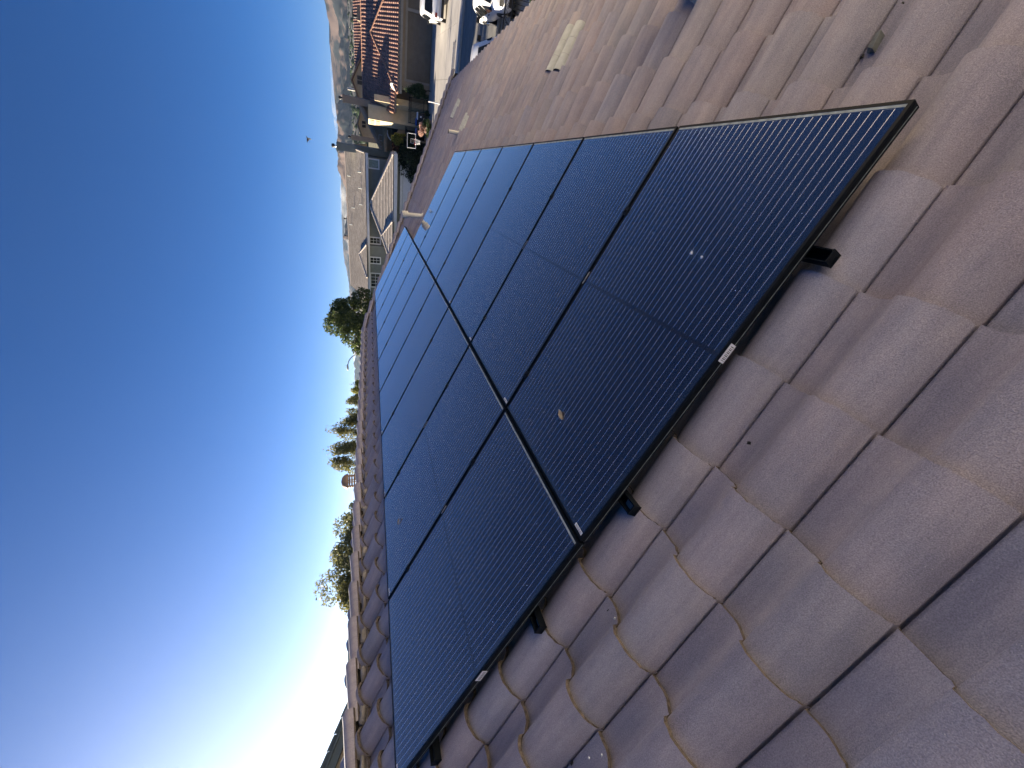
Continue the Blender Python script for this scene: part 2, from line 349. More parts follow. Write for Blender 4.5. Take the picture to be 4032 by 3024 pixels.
# ------------------------------------------------------------------ tiled roof fields
def tile_field(P0, U, D, N, ulist, noses, inside, profile, width, expo, thick, tints, rg, us=None, rows=4, jit=0.004, clamp=None, nose_drop=None, base=0.0, side_tint=False):
    """tiles laid in a plane: U along the eave, D down the slope, N out of it. Returns builder and tint list."""
    mb = MB(); tint = []
    P0, U, D, N = [np.array(x, float) for x in (P0, U, D, N)]
    nd = nose_drop or thick + 0.012
    us = np.linspace(0, 1, 15) if us is None else np.array(us)
    npts = len(us)
    hs = np.array([profile(t) for t in us])
    for j, sn in enumerate(noses):
        for u0 in ulist:
            if not inside(u0 + width / 2, sn - expo / 2): continue
            c = np.array(tints(rg)); c = np.append(c, 1.0)
            ds, dn, tw = rg.uniform(-jit, jit), rg.uniform(-0.0015, 0.0015), rg.uniform(-0.004, 0.004)
            ts = np.linspace(0, 1, rows)
            S, T = np.meshgrid(ts, us, indexing='ij')
            A = u0 + T * width
            SS = sn - (expo + 0.03) * (1 - S) + ds + tw * (T - 0.5)
            SS = SS + np.where(S > 0.999, np.array([rg.uniform(-jit, jit) * 0.5 for _ in range(S.size)]).reshape(S.shape), 0)
            H = base + hs[None, :] + thick * S + dn
            if clamp is not None: A = clamp(A, SS)
            P = P0 + A[..., None] * U + SS[..., None] * D + H[..., None] * N
            n = npts
            vs = P.reshape(-1, 3); k = len(mb.v)
            mb.v += vs.tolist()
            for r in range(rows - 1):
                for q in range(n - 1):
                    mb.f.append((k + r * n + q, k + (r + 1) * n + q, k + (r + 1) * n + q + 1, k + r * n + q + 1)); mb.mi.append(0); mb.sm.append(True)
            if side_tint:                              # cooler, darker tint along one side of the tile, uneven from tile to tile
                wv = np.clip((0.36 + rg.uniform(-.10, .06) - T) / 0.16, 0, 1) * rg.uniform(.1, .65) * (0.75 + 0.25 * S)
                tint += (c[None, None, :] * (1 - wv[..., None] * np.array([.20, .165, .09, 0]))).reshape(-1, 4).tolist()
            else: tint += [c] * (rows * n)
            k2 = len(mb.v); top = P[-1]; bot = top - nd * N - 0.002 * D
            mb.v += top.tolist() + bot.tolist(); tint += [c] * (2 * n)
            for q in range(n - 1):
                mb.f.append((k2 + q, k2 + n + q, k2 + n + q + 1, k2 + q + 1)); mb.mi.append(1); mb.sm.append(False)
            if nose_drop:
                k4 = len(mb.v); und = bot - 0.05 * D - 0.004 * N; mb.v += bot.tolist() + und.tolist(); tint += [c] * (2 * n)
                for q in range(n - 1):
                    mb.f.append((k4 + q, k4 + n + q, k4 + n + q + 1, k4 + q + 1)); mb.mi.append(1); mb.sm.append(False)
            # the side of the barrel where it laps over the next tile
            k3 = len(mb.v); e = P[:, -1]; f2 = e - 0.02 * N
            mb.v += e.tolist() + f2.tolist(); tint += [c] * (2 * rows)
            for r in range(rows - 1):
                mb.f.append((k3 + r, k3 + r + 1, k3 + rows + r + 1, k3 + rows + r)); mb.mi.append(0); mb.sm.append(False)
    return mb, tint

# ------------------------------------------------------------------ setting: ground, street, hills
FN = Frame(7.5)                                   # the street and most houses stand a few degrees off our ridge
gm = MB(); R0 = 9000
gm.add([(R0 * math.cos(2 * math.pi * k / 48), R0 * math.sin(2 * math.pi * k / 48), -0.02) for k in range(48)], [tuple(range(48))], 0)
tag(gm.build('ground', 'earth'), kind='structure')
def sheet(name, poly, z, m, fr=FN):
    b = FB(fr); b.prism(poly, z - 0.12, z, 0); return tag(b.build(name, m), kind='structure')
sheet('road', [(-70, 22.6), (70, 22.6), (70, 32.0), (-70, 32.0)], -0.004, 'asphalt')
sheet('kerb', [(-70, 32.0), (70, 32.0), (70, 32.35), (-70, 32.35)], 0.115, 'kerb')
sheet('kerb', [(-70, 22.25), (70, 22.25), (70, 22.6), (-70, 22.6)], 0.115, 'kerb')
sheet('pavement', [(-70, 32.35), (70, 32.35), (70, 34.2), (-70, 34.2)], 0.012, 'concrete')
sheet('pavement', [(-70, 20.6), (70, 20.6), (70, 22.25), (-70, 22.25)], 0.012, 'concrete')
# the drive of the garage house: slabs with joints
for i, (a, b_) in enumerate(((34.22, 37.6), (37.62, 41.0), (41.02, 44.4), (44.42, 47.85))):
    for u0, u1 in ((-0.4, 2.58), (2.6, 5.58), (5.6, 8.58), (8.6, 12.0)):
        sheet('driveway', [(u0, a), (u1, a), (u1, b_), (u0, b_)], 0.016, 'concrete')
sheet('path', [(-2.6, 34.22), (-0.42, 34.22), (-0.42, 50), (-2.6, 50)], 0.02, 'concrete')
sheet('driveway', [(-10.5, 34.22), (-3.6, 34.22), (-3.6, 49.6), (-10.5, 49.6)], 0.014, 'concrete')
sheet('lawn', [(-3.58, 34.22), (-2.62, 34.22), (-2.62, 48), (-3.58, 48)], 0.02, 'lawn')
sheet('lawn', [(-28, 34.22), (-10.6, 34.22), (-10.6, 52), (-28, 52)], 0.02, 'lawn')
sheet('lawn', [(3.3, 2), (6.3, 2), (6.3, 16.2), (3.3, 16.2)], 0.006, 'lawn')
sheet('driveway', [(1.2, 16.25), (9, 16.25), (9, 20.58), (1.2, 20.58)], 0.008, 'concrete')

def hill_material():
    m, n, l, b = nodes('hillside')
    tc = n.new('ShaderNodeTexCoord')
    n1 = n.new('ShaderNodeTexNoise'); n1.inputs['Scale'].default_value = 0.007; n1.inputs['Distortion'].default_value = 0.6; n1.inputs['Detail'].default_value = 9; n1.inputs['Roughness'].default_value = 0.62
    l.new(tc.outputs['Object'], n1.inputs['Vector'])
    r = n.new('ShaderNodeValToRGB'); e = r.color_ramp.elements
    e[0].position = 0.46; e[0].color = rgb((0.036, 0.042, 0.045)); e[1].position = 0.54; e[1].color = rgb((0.155, 0.115, 0.098))
    l.new(n1.outputs['Fac'], r.inputs[0]); l.new(r.outputs[0], b.inputs['Base Color']); b.inputs['Roughness'].default_value = 1.0
    b.inputs['Specular IOR Level'].default_value = 0.0
hill_material()
def vnoise(x, y, seed):
    def h(i, j): v = np.sin(i * 127.1 + j * 311.7 + seed * 74.7) * 43758.5453; return v - np.floor(v)
    i, j = np.floor(x), np.floor(y); a, b = x - i, y - j; a = a * a * (3 - 2 * a); b = b * b * (3 - 2 * b)
    return (h(i, j) * (1 - a) + h(i + 1, j) * a) * (1 - b) + (h(i, j + 1) * (1 - a) + h(i + 1, j + 1) * a) * b
def ridged(x, y, seed, oct=6):
    t = 0; a = 0.5; f = 1
    for o in range(oct): t = t + a * (1 - np.abs(2 * vnoise(x * f, y * f, seed + o) - 1)); a *= 0.5; f *= 2.03
    return t
def hills(name, crest, d0, dc, d1, seed, rough, foot=8.0):
    """crest: (azimuth deg, elevation deg) of the skyline of this range; d0 foot, dc crest and d1 back distances in metres"""
    az = np.radians(np.linspace(crest[0][0], crest[-1][0], 260)); dd = np.concatenate([np.linspace(d0, dc, 60), np.linspace(dc, d1, 8)[1:]])
    el = np.interp(np.degrees(az), [c[0] for c in crest], [c[1] for c in crest])
    A, D = np.meshgrid(az, dd, indexing='ij'); EL = np.repeat(el[:, None], len(dd), 1)
    x, y = CAM[0] + D * np.sin(A), CAM[1] + D * np.cos(A)
    t = np.clip((D - d0) / (dc - d0), 0, 1); back = np.clip((D - dc) / (d1 - dc), 0, 1)
    top = 5.6 + dc * np.tan(np.radians(EL))
    rg = ridged(x / 480 + 3, y / 480, seed)
    z = foot + (top - foot) * (t ** 1.15) * (1 - 0.25 * back)
    z = z + (rg - 0.62) * rough * np.sin(np.pi * np.clip(t, 0, 1) ** 0.8) + (rg - 0.62) * rough * 0.07 * t
    z = np.where(D <= d0 + 1, -3, z)
    n, k = A.shape
    b = MB(); v = np.stack([x, y, z], -1).reshape(-1, 3)
    f = [(i * k + j, (i + 1) * k + j, (i + 1) * k + j + 1, i * k + j + 1) for i in range(n - 1) for j in range(k - 1)]
    b.v = v.tolist(); b.f = f; b.mi = [0] * len(f); b.sm = [True] * len(f)
    return tag(b.build(name, 'hillside'), kind='structure')
hills('hills', [(-9, 0.9), (-5, 1.9), (-2.5, 2.6), (0, 3.08), (1.5, 3.15), (3, 3.24), (5.3, 3.42), (7.5, 3.48), (9.6, 3.53), (11.6, 3.56), (13.5, 3.55), (16, 3.6), (22, 3.4), (30, 2.9)], 1500, 3300, 4200, 2, 250, 46)
hills('mountains', [(-48, 1.0), (-38, 1.5), (-30, 1.85), (-26.8, 2.0), (-25, 2.12), (-23.5, 1.85), (-22.4, 2.3), (-20, 2.1), (-17.5, 2.45), (-15.7, 2.66), (-14.7, 2.6), (-12.6, 2.92), (-11, 3.2), (-9.6, 3.28), (-6.6, 3.25), (-3.8, 3.18), (-0.8, 3.1), (3, 2.9), (10, 2.6)], 3600, 6200, 7600, 5, 280, 60)

def foothills():
    az = np.radians(np.linspace(-60, 60, 60)); dd = np.linspace(260, 1700, 30); A, D = np.meshgrid(az, dd, indexing='ij')
    x, y = CAM[0] + D * np.sin(A), CAM[1] + D * np.cos(A); z = np.clip((D - 300) * .0385, -.4, 46) + 1.5 * (vnoise(x / 90, y / 90, 3) - .5) * (D > 320); n, k = A.shape
    b = MB(); b.v = np.stack([x, y, z], -1).reshape(-1, 3).tolist(); b.f = [(i * k + j, (i + 1) * k + j, (i + 1) * k + j + 1, i * k + j + 1) for i in range(n - 1) for j in range(k - 1)]; b.mi = [0] * len(b.f); b.sm = [True] * len(b.f)
    return tag(b.build('foothills', 'earth'), kind='structure')
foothills()

# ------------------------------------------------------------------ our house: roof tiles, ridge, walls, vents
rg = random.Random(7)
PROFILE = [(0, -.012), (.005, -.026), (.021, -.026), (.027, .0), (.06, .001), (.13, -.002), (.21, -.002), (.29, .002), (.35, .011), (.40, .019), (.426, .0235), (.432, .0245), (.440, .0445), (.447, .0475), (.49, .0540),
           (.55, .0595), (.62, .061), (.69, .0585), (.76, .0545), (.83, .0465), (.89, .036), (.94, .026), (.968, .012), (.985, .009), (1.0, .002)]
PROFT = [p[0] for p in PROFILE]
def s_profile(t):
    """S tile: joint, flat pan, steep lap with a small step, round barrel falling away to the next joint"""
    return 1.22 * float(np.interp(t, PROFT, [p[1] for p in PROFILE]))
NOSES = [4.22 - 0.332 * k for k in range(8)][::-1] + [1.555, 1.223, .899, .548, .252, -.10, -.42, -.768, -1.098, -1.43, -1.76, -2.09, -2.42]
YR = 8.75                                          # end of the ridge, start of the hip
def hip(s): return YR + (s + 2.56) * 0.917
def tile_tint(r):
    k = r.random()
    a = np.array((0.436, 0.410, 0.430)); b = np.array((0.408, 0.400, 0.438)); c = np.array((0.450, 0.410, 0.422)); d = np.array((0.430, 0.410, 0.422))
    base = a if k < 0.45 else b if k < 0.72 else c if k < 0.88 else d
    return base * r.uniform(0.94, 1.05)
DS = RB @ np.array([1, 0, 0]); NS = RB @ np.array([0, 0, 1])
house = thing('tiled_roof_house', 'low house under the camera whose brown tiled roof carries the solar panels', 'house', (0, 4, 0))
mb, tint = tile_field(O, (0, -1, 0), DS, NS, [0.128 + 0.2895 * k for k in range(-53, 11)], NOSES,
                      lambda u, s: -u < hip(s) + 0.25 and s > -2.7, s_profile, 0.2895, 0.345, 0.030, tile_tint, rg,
                      us=PROFT, rows=6, jit=0.005, clamp=lambda A, S: np.maximum(A, -(YR + (S + 2.56) * 0.917)), base=-0.169, nose_drop=0.017, side_tint=True)
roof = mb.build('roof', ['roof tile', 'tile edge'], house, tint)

RIDGE = rf(-2.56, 0, -0.13)
def cap_mesh():
    """one ridge tile along +y, its nose at y=0.42"""
    b = MB(); n = 13; L = 0.43
    def ring(y, w, h, z0): return [(w * math.cos(math.pi * k / (n - 1)) * (1.0 if True else 1), y, z0 + h * max(0, math.sin(math.pi * k / (n - 1))) ** 0.75) for k in range(n)]
    rs = [ring(0, .102, .062, 0.0), ring(.15, .108, .068, 0.006), ring(.385, .120, .076, 0.014), ring(.43, .126, .079, 0.016)]
    vs = [p for r_ in rs for p in r_]
    b.add(vs, [(i * n + k, i * n + k + 1, (i + 1) * n + k + 1, (i + 1) * n + k) for i in range(3) for k in range(n - 1)], 0, True)
    inn = ring(.43, .108, .062, 0.014); b.add(rs[3] + inn, [(k, k + 1, n + k + 1, n + k) for k in range(n - 1)], 1)
    b.add([p for p in inn] + [(p[0], 0.3, p[2]) for p in inn], [(k, k + 1, n + k + 1, n + k) for k in range(n - 1)], 1)
    for s_ in (0, n - 1):                           # lower lip thickness
        sg = 1 if s_ == 0 else -1
        q = [r_[s_] for r_ in rs]; b.add(q + [(p[0] - 0.012 * sg, p[1], p[2] - 0.012) for p in q], [(i, i + 1, 5 + i, 4 + i) for i in range(3)], 1)
    return b
CAPM = []
for i in range(4):
    b = cap_mesh(); t = np.append(np.array((0.40, 0.378, 0.39)) * (0.93 + 0.06 * i), 1)
    me = bpy.data.meshes.new('ridge_tile'); me.from_pydata(b.v, [], b.f); me.materials.append(MATS['roof tile']); me.materials.append(MATS['tile edge'])
    me.polygons.foreach_set('material_index', b.mi); me.polygons.foreach_set('use_smooth', b.sm)
    at = me.attributes.new('tint', 'FLOAT_COLOR', 'POINT'); at.data.foreach_set('color', np.tile(t, len(b.v)).astype(np.float32)); CAPM.append(me)
HINV = MATRIX[house.name].inverted()
def place_cap(name, P, fwd, up):
    fwd = np.array(fwd, float); fwd /= np.linalg.norm(fwd); up = np.array(up, float); up -= fwd * (up @ fwd); up /= np.linalg.norm(up); rt = np.cross(fwd, up)
    o = bpy.data.objects.new(name, CAPM[rg.randrange(4)]); COL.objects.link(o); o.parent = roof
    if name == 'hip_tile': rt = rt * 1.2; up = up * 1.25
    o.matrix_basis = HINV @ Matrix(((rt[0], fwd[0], up[0], P[0]), (rt[1], fwd[1], up[1], P[1]), (rt[2], fwd[2], up[2], P[2]), (0, 0, 0, 1)))
    return o
y = -3.9
while y < YR - 0.12:
    place_cap('ridge_tile', RIDGE + np.array([rg.uniform(-.006, .006), y, 0.002 + rg.uniform(-.004, .004)]), (rg.uniform(-.018, .018), 1, 0.03), (0, 0, 1)); y += 0.352
H0 = RIDGE + np.array([0, YR, 0]); HD = np.array([1, 1, -math.tan(TH)]); HL = 6.55
HD = HD / np.linalg.norm(HD); HUP = NS + np.array([0, math.sin(TH), math.cos(TH)])
d = 0.02
while d < HL * np.linalg.norm([1, 1, math.tan(TH)]) - 0.42:
    place_cap('hip_tile', H0 + HD * d + np.array([0, 0, 0.022 + rg.uniform(-.004, .004)]), HD + np.array([rg.uniform(-.012, .012), rg.uniform(-.012, .012), 0.03]), HUP); d += 0.352
# dark boards under the caps, mortar packed into the pans
b = MB(); b.box(RIDGE + np.array([-.05, -4, -.12]), RIDGE + np.array([.05, YR, 0.02]))
e1 = H0 + HD * 9.6; side = np.cross(HD, HUP / np.linalg.norm(HUP)) * 0.035
b.hexa([H0 - side - (0, 0, .12), H0 + side - (0, 0, .12), e1 + side - (0, 0, .12), e1 - side - (0, 0, .12), H0 - side + (0, 0, .02), H0 + side + (0, 0, .02), e1 + side + (0, 0, .02), e1 - side + (0, 0, .02)])
b.build('cap_board', 'dark gap', roof)
for k in range(-30, 11):
    b = MB(); yy = -0.128 - 0.2895 * k
    p = rf(-2.47, yy - 0.050, -0.128); b.blob(p, (0.10, 0.050 + 0.012 * rg.random(), 0.026), k + 50, 2, 0.3)
    b.build('mortar_bed', 'mortar', roof)
b = MB()                                            # decking under the tiles, the hip end and the rear slope
def rp(s, yv, n=-0.205): return tuple(rf(s, yv, n))
b.slab([rp(-2.56, -4), rp(4.15, -4), rp(4.15, hip(4.15)), rp(-2.56, YR)], 0.03, 0)
ex, ez = rf(4.15, 0, -.2)[0], rf(4.15, 0, -.2)[2]; xr, zr = rf(-2.56, 0, -.2)[0], rf(-2.56, 0, -.2)[2]; yh = hip(4.15)
b.slab([(xr, YR, zr), (ex, yh, ez), (2 * xr - ex, yh, ez)], 0.03, 0)
b.slab([(xr, YR, zr - .002), (2 * xr - ex, yh, ez), (2 * xr - ex, -4, ez), (xr, -4, zr - .002)], 0.03, 0)
b.build('roof_deck', 'vent dark', house)
wx = ex - 0.55
b = MB(); b.box((2 * xr - ex + .55, -3.8, 0), (wx, yh - .55, ez - 0.02)); b.build('wall', 'stucco beige', house)
b = MB(); b.box((ex - .02, -4, ez - .24), (ex + .02, yh, ez - .03)); b.box((2 * xr - ex, yh - .02, ez - .24), (ex - .021, yh + .02, ez - .03)); b.build('fascia', 'trim taupe', house)

def vent(name, base, r, h, capr, caph, mats=('vent grey', 'vent dark')):
    b = MB(); bx, by, bz = base
    b.lathe([(r * 2.3, -.06), (r * 1.5, .035), (r * 1.02, .07)], base, 20, 0)
    b.lathe([(r, 0), (r, h - caph * 0.5)], base, 20, 0)
    if capr:
        z = h - caph
        b.lathe([(r, z), (capr, z), (capr, z + caph * .28), (capr * .93, z + caph * .30), (capr * .93, z + caph * .42), (capr, z + caph * .44), (capr, z + caph * .7), (capr * .93, z + caph * .72), (capr * .93, z + caph * .82), (capr, z + caph * .84), (capr, h), (0.001, h + .006)], base, 20, 0, False)
    else:
        b.lathe([(r, h - .01), (r * 1.03, h), (r * .8, h), (r * .78, h - .12), (0.001, h - .12)], base, 20, 1)
    return b.build(name, list(mats), house)
vent('vent_pipe', (0.36, 8.16, 4.55), 0.046, 0.44, 0.072, 0.11)
vent('vent_pipe', (1.96, 8.55, 3.84), 0.037, 0.26, 0, 0)
bp = rf(2.78, 1.90, -.12)
b = MB(); b.lathe([(0.24, -.07), (0.17, 0.0), (0.125, 0.07), (0.10, 0.2), (0.098, 0.34), (0.105, 0.345), (0.085, 0.35), (0.085, 0.25), (0.001, 0.25)], bp, 28, 0)
b.build('vent_cone', 'vent cream', house)
b = MB(); b.blob(bp + np.array([-.11, -.16, .03]), (.16, .09, .035), 5, 3, 0.35); b.blob(bp + np.array([-.02, -.24, -.03]), (.17, .06, .03), 9, 3, 0.35); b.build('vent_mortar', 'mortar', house)
tc_ = np.array([-2.62, 3.66, 5.70])                # louvred cap showing above the ridge, on the far slope
b = MB(); b.lathe([(.075, -.1), (.075, .14), (.082, .145)], tc_, 18, 0); b.lathe([(.098, .245), (.10, .255), (.085, .29), (.055, .318), (.001, .33)], tc_, 18, 0)
for z in (.165, .195, .225): b.lathe([(.078, z), (.09, z - .006), (.09, z + .004), (.078, z + .008)], tc_, 18, 0)
for k in range(6): a = k * math.pi / 3; p = tc_ + np.array([.08 * math.cos(a), .08 * math.sin(a), .14]); b.tube([p, p + (0, 0, .11)], .007, 6)
b.build('flue_cap', 'copper', house)

def pale(s0, s1, yc):
    b = MB(); n = 11
    def ring(s, r): return [rf(s, yc + r * .86 * math.cos(math.pi * k / (n - 1)), -0.140 + 0.066 * math.sin(math.pi * k / (n - 1)) ** .8 + (s - s0) * 0.03) for k in range(n)]
    L = (s1 - s0) / 3
    for i in range(3):
        a, c = ring(s0 + L * i + .004, .094), ring(s0 + L * (i + 1), .098)
        b.add(a + c, [(k, k + 1, n + k + 1, n + k) for k in range(n - 1)], 0, True)
        c2 = [p - NS * .014 for p in c]; b.add(c + c2, [(k, k + 1, n + k + 1, n + k) for k in range(n - 1)], 0)
    a = ring(s0 + .004, .094); b.add(a + [p - NS * .014 for p in a], [(k, k + 1, n + k + 1, n + k) for k in range(n - 1)], 1)
    o = b.build('barrel_cover', ['pale tile', 'dark gap'], roof); return o
def barrel_y(yv): k = round((-0.128 - 0.206 - yv) / 0.2895); return -0.128 - 0.206 - 0.2895 * k
PALES = []
for s0, s1, yv in ((2.62, 3.09, 4.42), (2.58, 3.05, 4.12), (2.70, 3.15, 11.1), (2.66, 3.08, 10.8), (2.24, 2.58, 8.62), (2.2, 2.5, 8.33)):
    tag(pale(s0, s1, barrel_y(yv)), 'pale grey clay cover on one tile barrel')

# ------------------------------------------------------------------ solar array
PL, PW, PITCH = 1.712, 1.028, 1.0462
def panel_proto(loc):
    root = thing('solar_panel', '', 'solar panel', loc, ROOFROT)
    X = lambda x, yv, z: tuple(np.array(loc) + RB @ np.array([x, yv, z]))
    class PB(MB):
        def add(s, vs, fs, mi=0, smooth=False): super().add([X(*p) for p in vs], fs, mi, smooth)
    b = PB(); t = 0.0105
    b.box((0, 0, -.035), (t, PW, 0)); b.box((PL - t, 0, -.035), (PL, PW, 0)); b.box((t, 0, -.035), (PL - t, t, 0)); b.box((t, PW - t, -.035), (PL - t, PW, 0))
    b.box((0.004, -.0012, -.014), (PL - .004, -.0001, -.0115), 0); b.box((0.004, -.0012, -.026), (PL - .004, -.0001, -.0235), 1)
    b.box((PL - t - .009, t, -.00155), (PL - t, PW - t, -.0006), 2)
    b.build('frame', ['black frame', 'dusty lip', 'dust line'], root)
    b = PB(); b.box((t, t, -.009), (PL - t, PW - t, -.0016)); b.build('glass', 'solar cells', root)
    b = PB(); b.box((.0135, .014, -.0015), (.026, .072, -.0008), 0)
    for k in range(9): b.box((.015, .019 + k * .0055, -.0007), (.0245, .019 + k * .0055 + .0016 + .001 * (k % 2), -.0004), 1)
    b.build('corner_label', ['sticker', 'barcode'], root)
    b = PB(); b.box((.845, -.0022, -.031), (.915, -.0013, -.004), 0)
    for k in range(10): b.box((.852 + k * .0058, -.0027, -.026), (.852 + k * .0058 + .0018 + .0012 * (k % 2), -.00225, -.012), 1)
    b.build('side_label', ['sticker', 'barcode'], root)
    return root
LOWER = ['front lower black panel, its nearest corner pointing down the tiles', 'second panel from the front in the lower row', 'third panel from the front in the lower row', 'fourth panel from the front in the lower row',
         'fifth panel from the front in the lower row', 'sixth panel from the front, next to the last of the lower row', 'last panel of the lower row, beside the tall vent pipe']
UPPER = ['front panel of the upper row, cut by the photo edge, nearest the ridge and camera', 'second panel from the front in the upper row along the ridge', 'third panel from the front in the upper row along the ridge', 'fourth panel from the front in the upper row along the ridge',
         'fifth and middle panel of the upper row along the ridge', 'sixth panel from the front in the upper row along the ridge', 'seventh panel from the front in the upper row along the ridge', 'eighth panel of the upper row, reaching past the lower row', 'last panel of the upper row, its far end near the hip']
proto = panel_proto(tuple(rf(.006, .009, 0)))
for row, s0, labels in ((0, .006, LOWER), (1, -1.719, UPPER)):
    for k, lb in enumerate(labels):
        o = proto if (row == 0 and k == 0) else copy_tree(proto)
        o.location = rf(s0, .009 + PITCH * k, 0); o['label'] = lb; o['group'] = 'black solar panels on the tiled roof'
for s_, nk, lb in ((1.272, 7, 'black mounting rail under the lower panels, closest to the eave'), (.245, 7, 'black mounting rail under the lower panels near the middle seam'),
                   (-.424, 9, 'black mounting rail under the upper panels near the middle seam'), (-1.39, 9, 'black mounting rail under the upper panels, closest to the ridge')):
    rl = thing('mounting_rail', lb, 'rail', tuple(rf(s_, 0, -.06)), ROOFROT, 'rails carrying the solar panels')
    class RBd(MB):
        def add(s, vs, fs, mi=0, smooth=False): super().add([tuple(rf(*p)) for p in vs], fs, mi, smooth)
    y0, y1 = -.060, nk * PITCH + .05
    b = RBd(); h = .021
    b.box((s_ - h, y0 + .004, -.074), (s_ + h, y1, -.070)); b.box((s_ - h, y0 + .004, -.0699), (s_ - h + .004, y1, -.037)); b.box((s_ + h - .004, y0 + .004, -.0699), (s_ + h, y1, -.037))
    b.build('channel', 'black frame', rl)
    b = RBd(); b.box((s_ - h - .001, y0, -.075), (s_ + h + .001, y0 + .0039, -.036)); b.box((s_ - .012, y0 - .002, -.068), (s_ + .012, y0 - .0001, -.064)); b.build('end_cap', 'black frame', rl)
    for k in range(nk):
        b = RBd(); yy = .30 + k * PITCH * 1.0
        b.box((s_ - .018, yy - .02, -.14), (s_ + .018, yy + .02, -.0745)); b.box((s_ - .04, yy - .035, -.146), (s_ + .04, yy + .035, -.1401)); b.build('foot', 'black frame', rl)
    for k in range(1, nk):
        b = RBd(); yy = k * PITCH
        b.box((s_ - .020, yy - .018, .0006), (s_ + .020, yy + .018, .0045)); b.box((s_ - .020, yy - .006, -.036), (s_ + .020, yy + .006, .0005))
        n_ = 6; b.add([(s_ + .008 * math.cos(i * math.pi / 3), yy + .008 * math.sin(i * math.pi / 3), z) for z in (.0046, .011) for i in range(6)], [tuple(range(6, 12))] + [(i, (i + 1) % 6, 6 + (i + 1) % 6, 6 + i) for i in range(6)], 0)
        b.build('mid_clamp', 'black frame', rl)

# ------------------------------------------------------------------ neighbouring houses
F10, F6 = Frame(10), Frame(6)
def barrel(t):
    if t < 0.04: return -0.015
    if t < 0.36: return 0.0
    if t < 0.97: return 0.062 * math.sin(math.pi * (t - 0.36) / 0.61) ** 0.8
    return 0.0
TERRA = lambda r: np.array((0.38, 0.235, 0.185)) * r.uniform(0.75, 1.15) if r.random() < 0.8 else np.array((0.30, 0.20, 0.16)) * r.uniform(0.8, 1.1)
def roof_face(fr, a, b, c, name, parent, mats, tints, width, expo, thick, profile, us, seed, poly=None, jit=0.006):
    """tiles on the face whose eave runs a->b (frame coords) and whose slope rises towards c; poly: list of frame points limiting it"""
    A, Bq, Cq = [np.array(fr(*p)) for p in (a, b, c)]
    U = Bq - A; L = np.linalg.norm(U); U /= L
    up = Cq - A; up -= U * (up @ U); H = np.linalg.norm(up); D = -up / H; N = np.cross(U, -D)
    pts = [np.array(fr(*p)) - A for p in (poly or [a, b, c])]; P2 = [(p @ U, p @ -D) for p in pts]
    def inside(x, s):
        y = -s; r = False; n = len(P2)
        for i in range(n):
            (x0, y0), (x1, y1) = P2[i], P2[(i + 1) % n]
            if (y0 > y) != (y1 > y) and x < (x1 - x0) * (y - y0) / (y1 - y0 + 1e-12) + x0: r = not r
        return r
    xs = [p[0] for p in P2]; ys = [p[1] for p in P2]
    ul = np.arange(min(xs) - width / 2, max(xs), width); no = [-expo * k + 0.03 for k in range(int(max(ys) / expo) + 1)]
    m, t = tile_field(A, U, D, N, list(ul), no, inside, profile, width, expo + 0.01, thick, tints, random.Random(seed), us=us, rows=3, jit=jit, base=0.02)
    m.slab([tuple(A + U * x - D * y) for x, y in P2], 0.14, 2); t = t + [np.array((0.3, 0.2, 0.15, 1))] * (len(m.v) - len(t))
    return m.build(name, mats, parent, t)
US9 = [0, .04, .2, .36, .42, .52, .665, .81, .91, .97, 1.0]

def win(fr, parent, u0, u1, z0, z1, v, cols, rows, glass='window glass', trim='trim white', tw=0.13):
    b = FB(fr)
    b.box((u0, v - .06, z0), (u0 + tw, v + .02, z1)); b.box((u1 - tw, v - .06, z0), (u1, v + .02, z1))
    b.box((u0 + tw, v - .06, z0), (u1 - tw, v + .02, z0 + tw)); b.box((u0 + tw, v - .06, z1 - tw), (u1 - tw, v + .02, z1))
    for i in range(1, cols): x = u0 + tw + (u1 - u0 - 2 * tw) * i / cols; b.box((x - .018, v - .035, z0 + tw), (x + .018, v + .01, z1 - tw))
    for i in range(1, rows): z = z0 + tw + (z1 - z0 - 2 * tw) * i / rows; b.box((u0 + tw, v - .034, z - .018), (u1 - tw, v + .009, z + .018))
    w_ = b.build('window', trim, parent)
    b = FB(fr); b.box((u0 + tw * .9, v - .02, z0 + tw * .9), (u1 - tw * .9, v + .005, z1 - tw * .9)); b.build('pane', glass, w_)
    return w_

# --- garage house
gh = thing('garage_house', 'tan house with orange barrel tile roof and wide brown garage door', 'house', F10(3, 50), F10.rot)
b = FB(F10); b.box((-.68, 48.25, 0), (12.5, 50.2, 2.75)); b.box((-.68, 47.97, 0), (.2, 48.25, 2.75)); b.box((5.03, 47.97, 0), (5.25, 48.25, 2.75)); b.box((.2, 47.97, 2.18), (5.03, 48.25, 2.75)); b.box((5.25, 47.97, 2.18), (12.5, 48.25, 2.75))
b.box((-2.25, 50.2, 0), (12.5, 61, 3.3)); b.extr([(-2.25, 49.2, 3.3), (-2.25, 61, 3.3), (-2.25, 55.2, 5.95)], (.3, 0, 0)); b.build('wall', 'stucco tan', gh)
for u0, u1 in ((.2, 5.03), (5.25, 10.0)):
    b = FB(F10); n = 4
    for i in range(n):
        z0 = .02 + i * .54; b.box((u0 + .01, 48.12, z0), (u1 - .01, 48.2, z0 + .53))
        for k in range(8):
            x0 = u0 + .08 + k * (u1 - u0 - .1) / 8; b.box((x0, 48.108, z0 + .08), (x0 + (u1 - u0) / 8 - .1, 48.1199, z0 + .45))
    b.build('garage_door', 'door brown', gh)
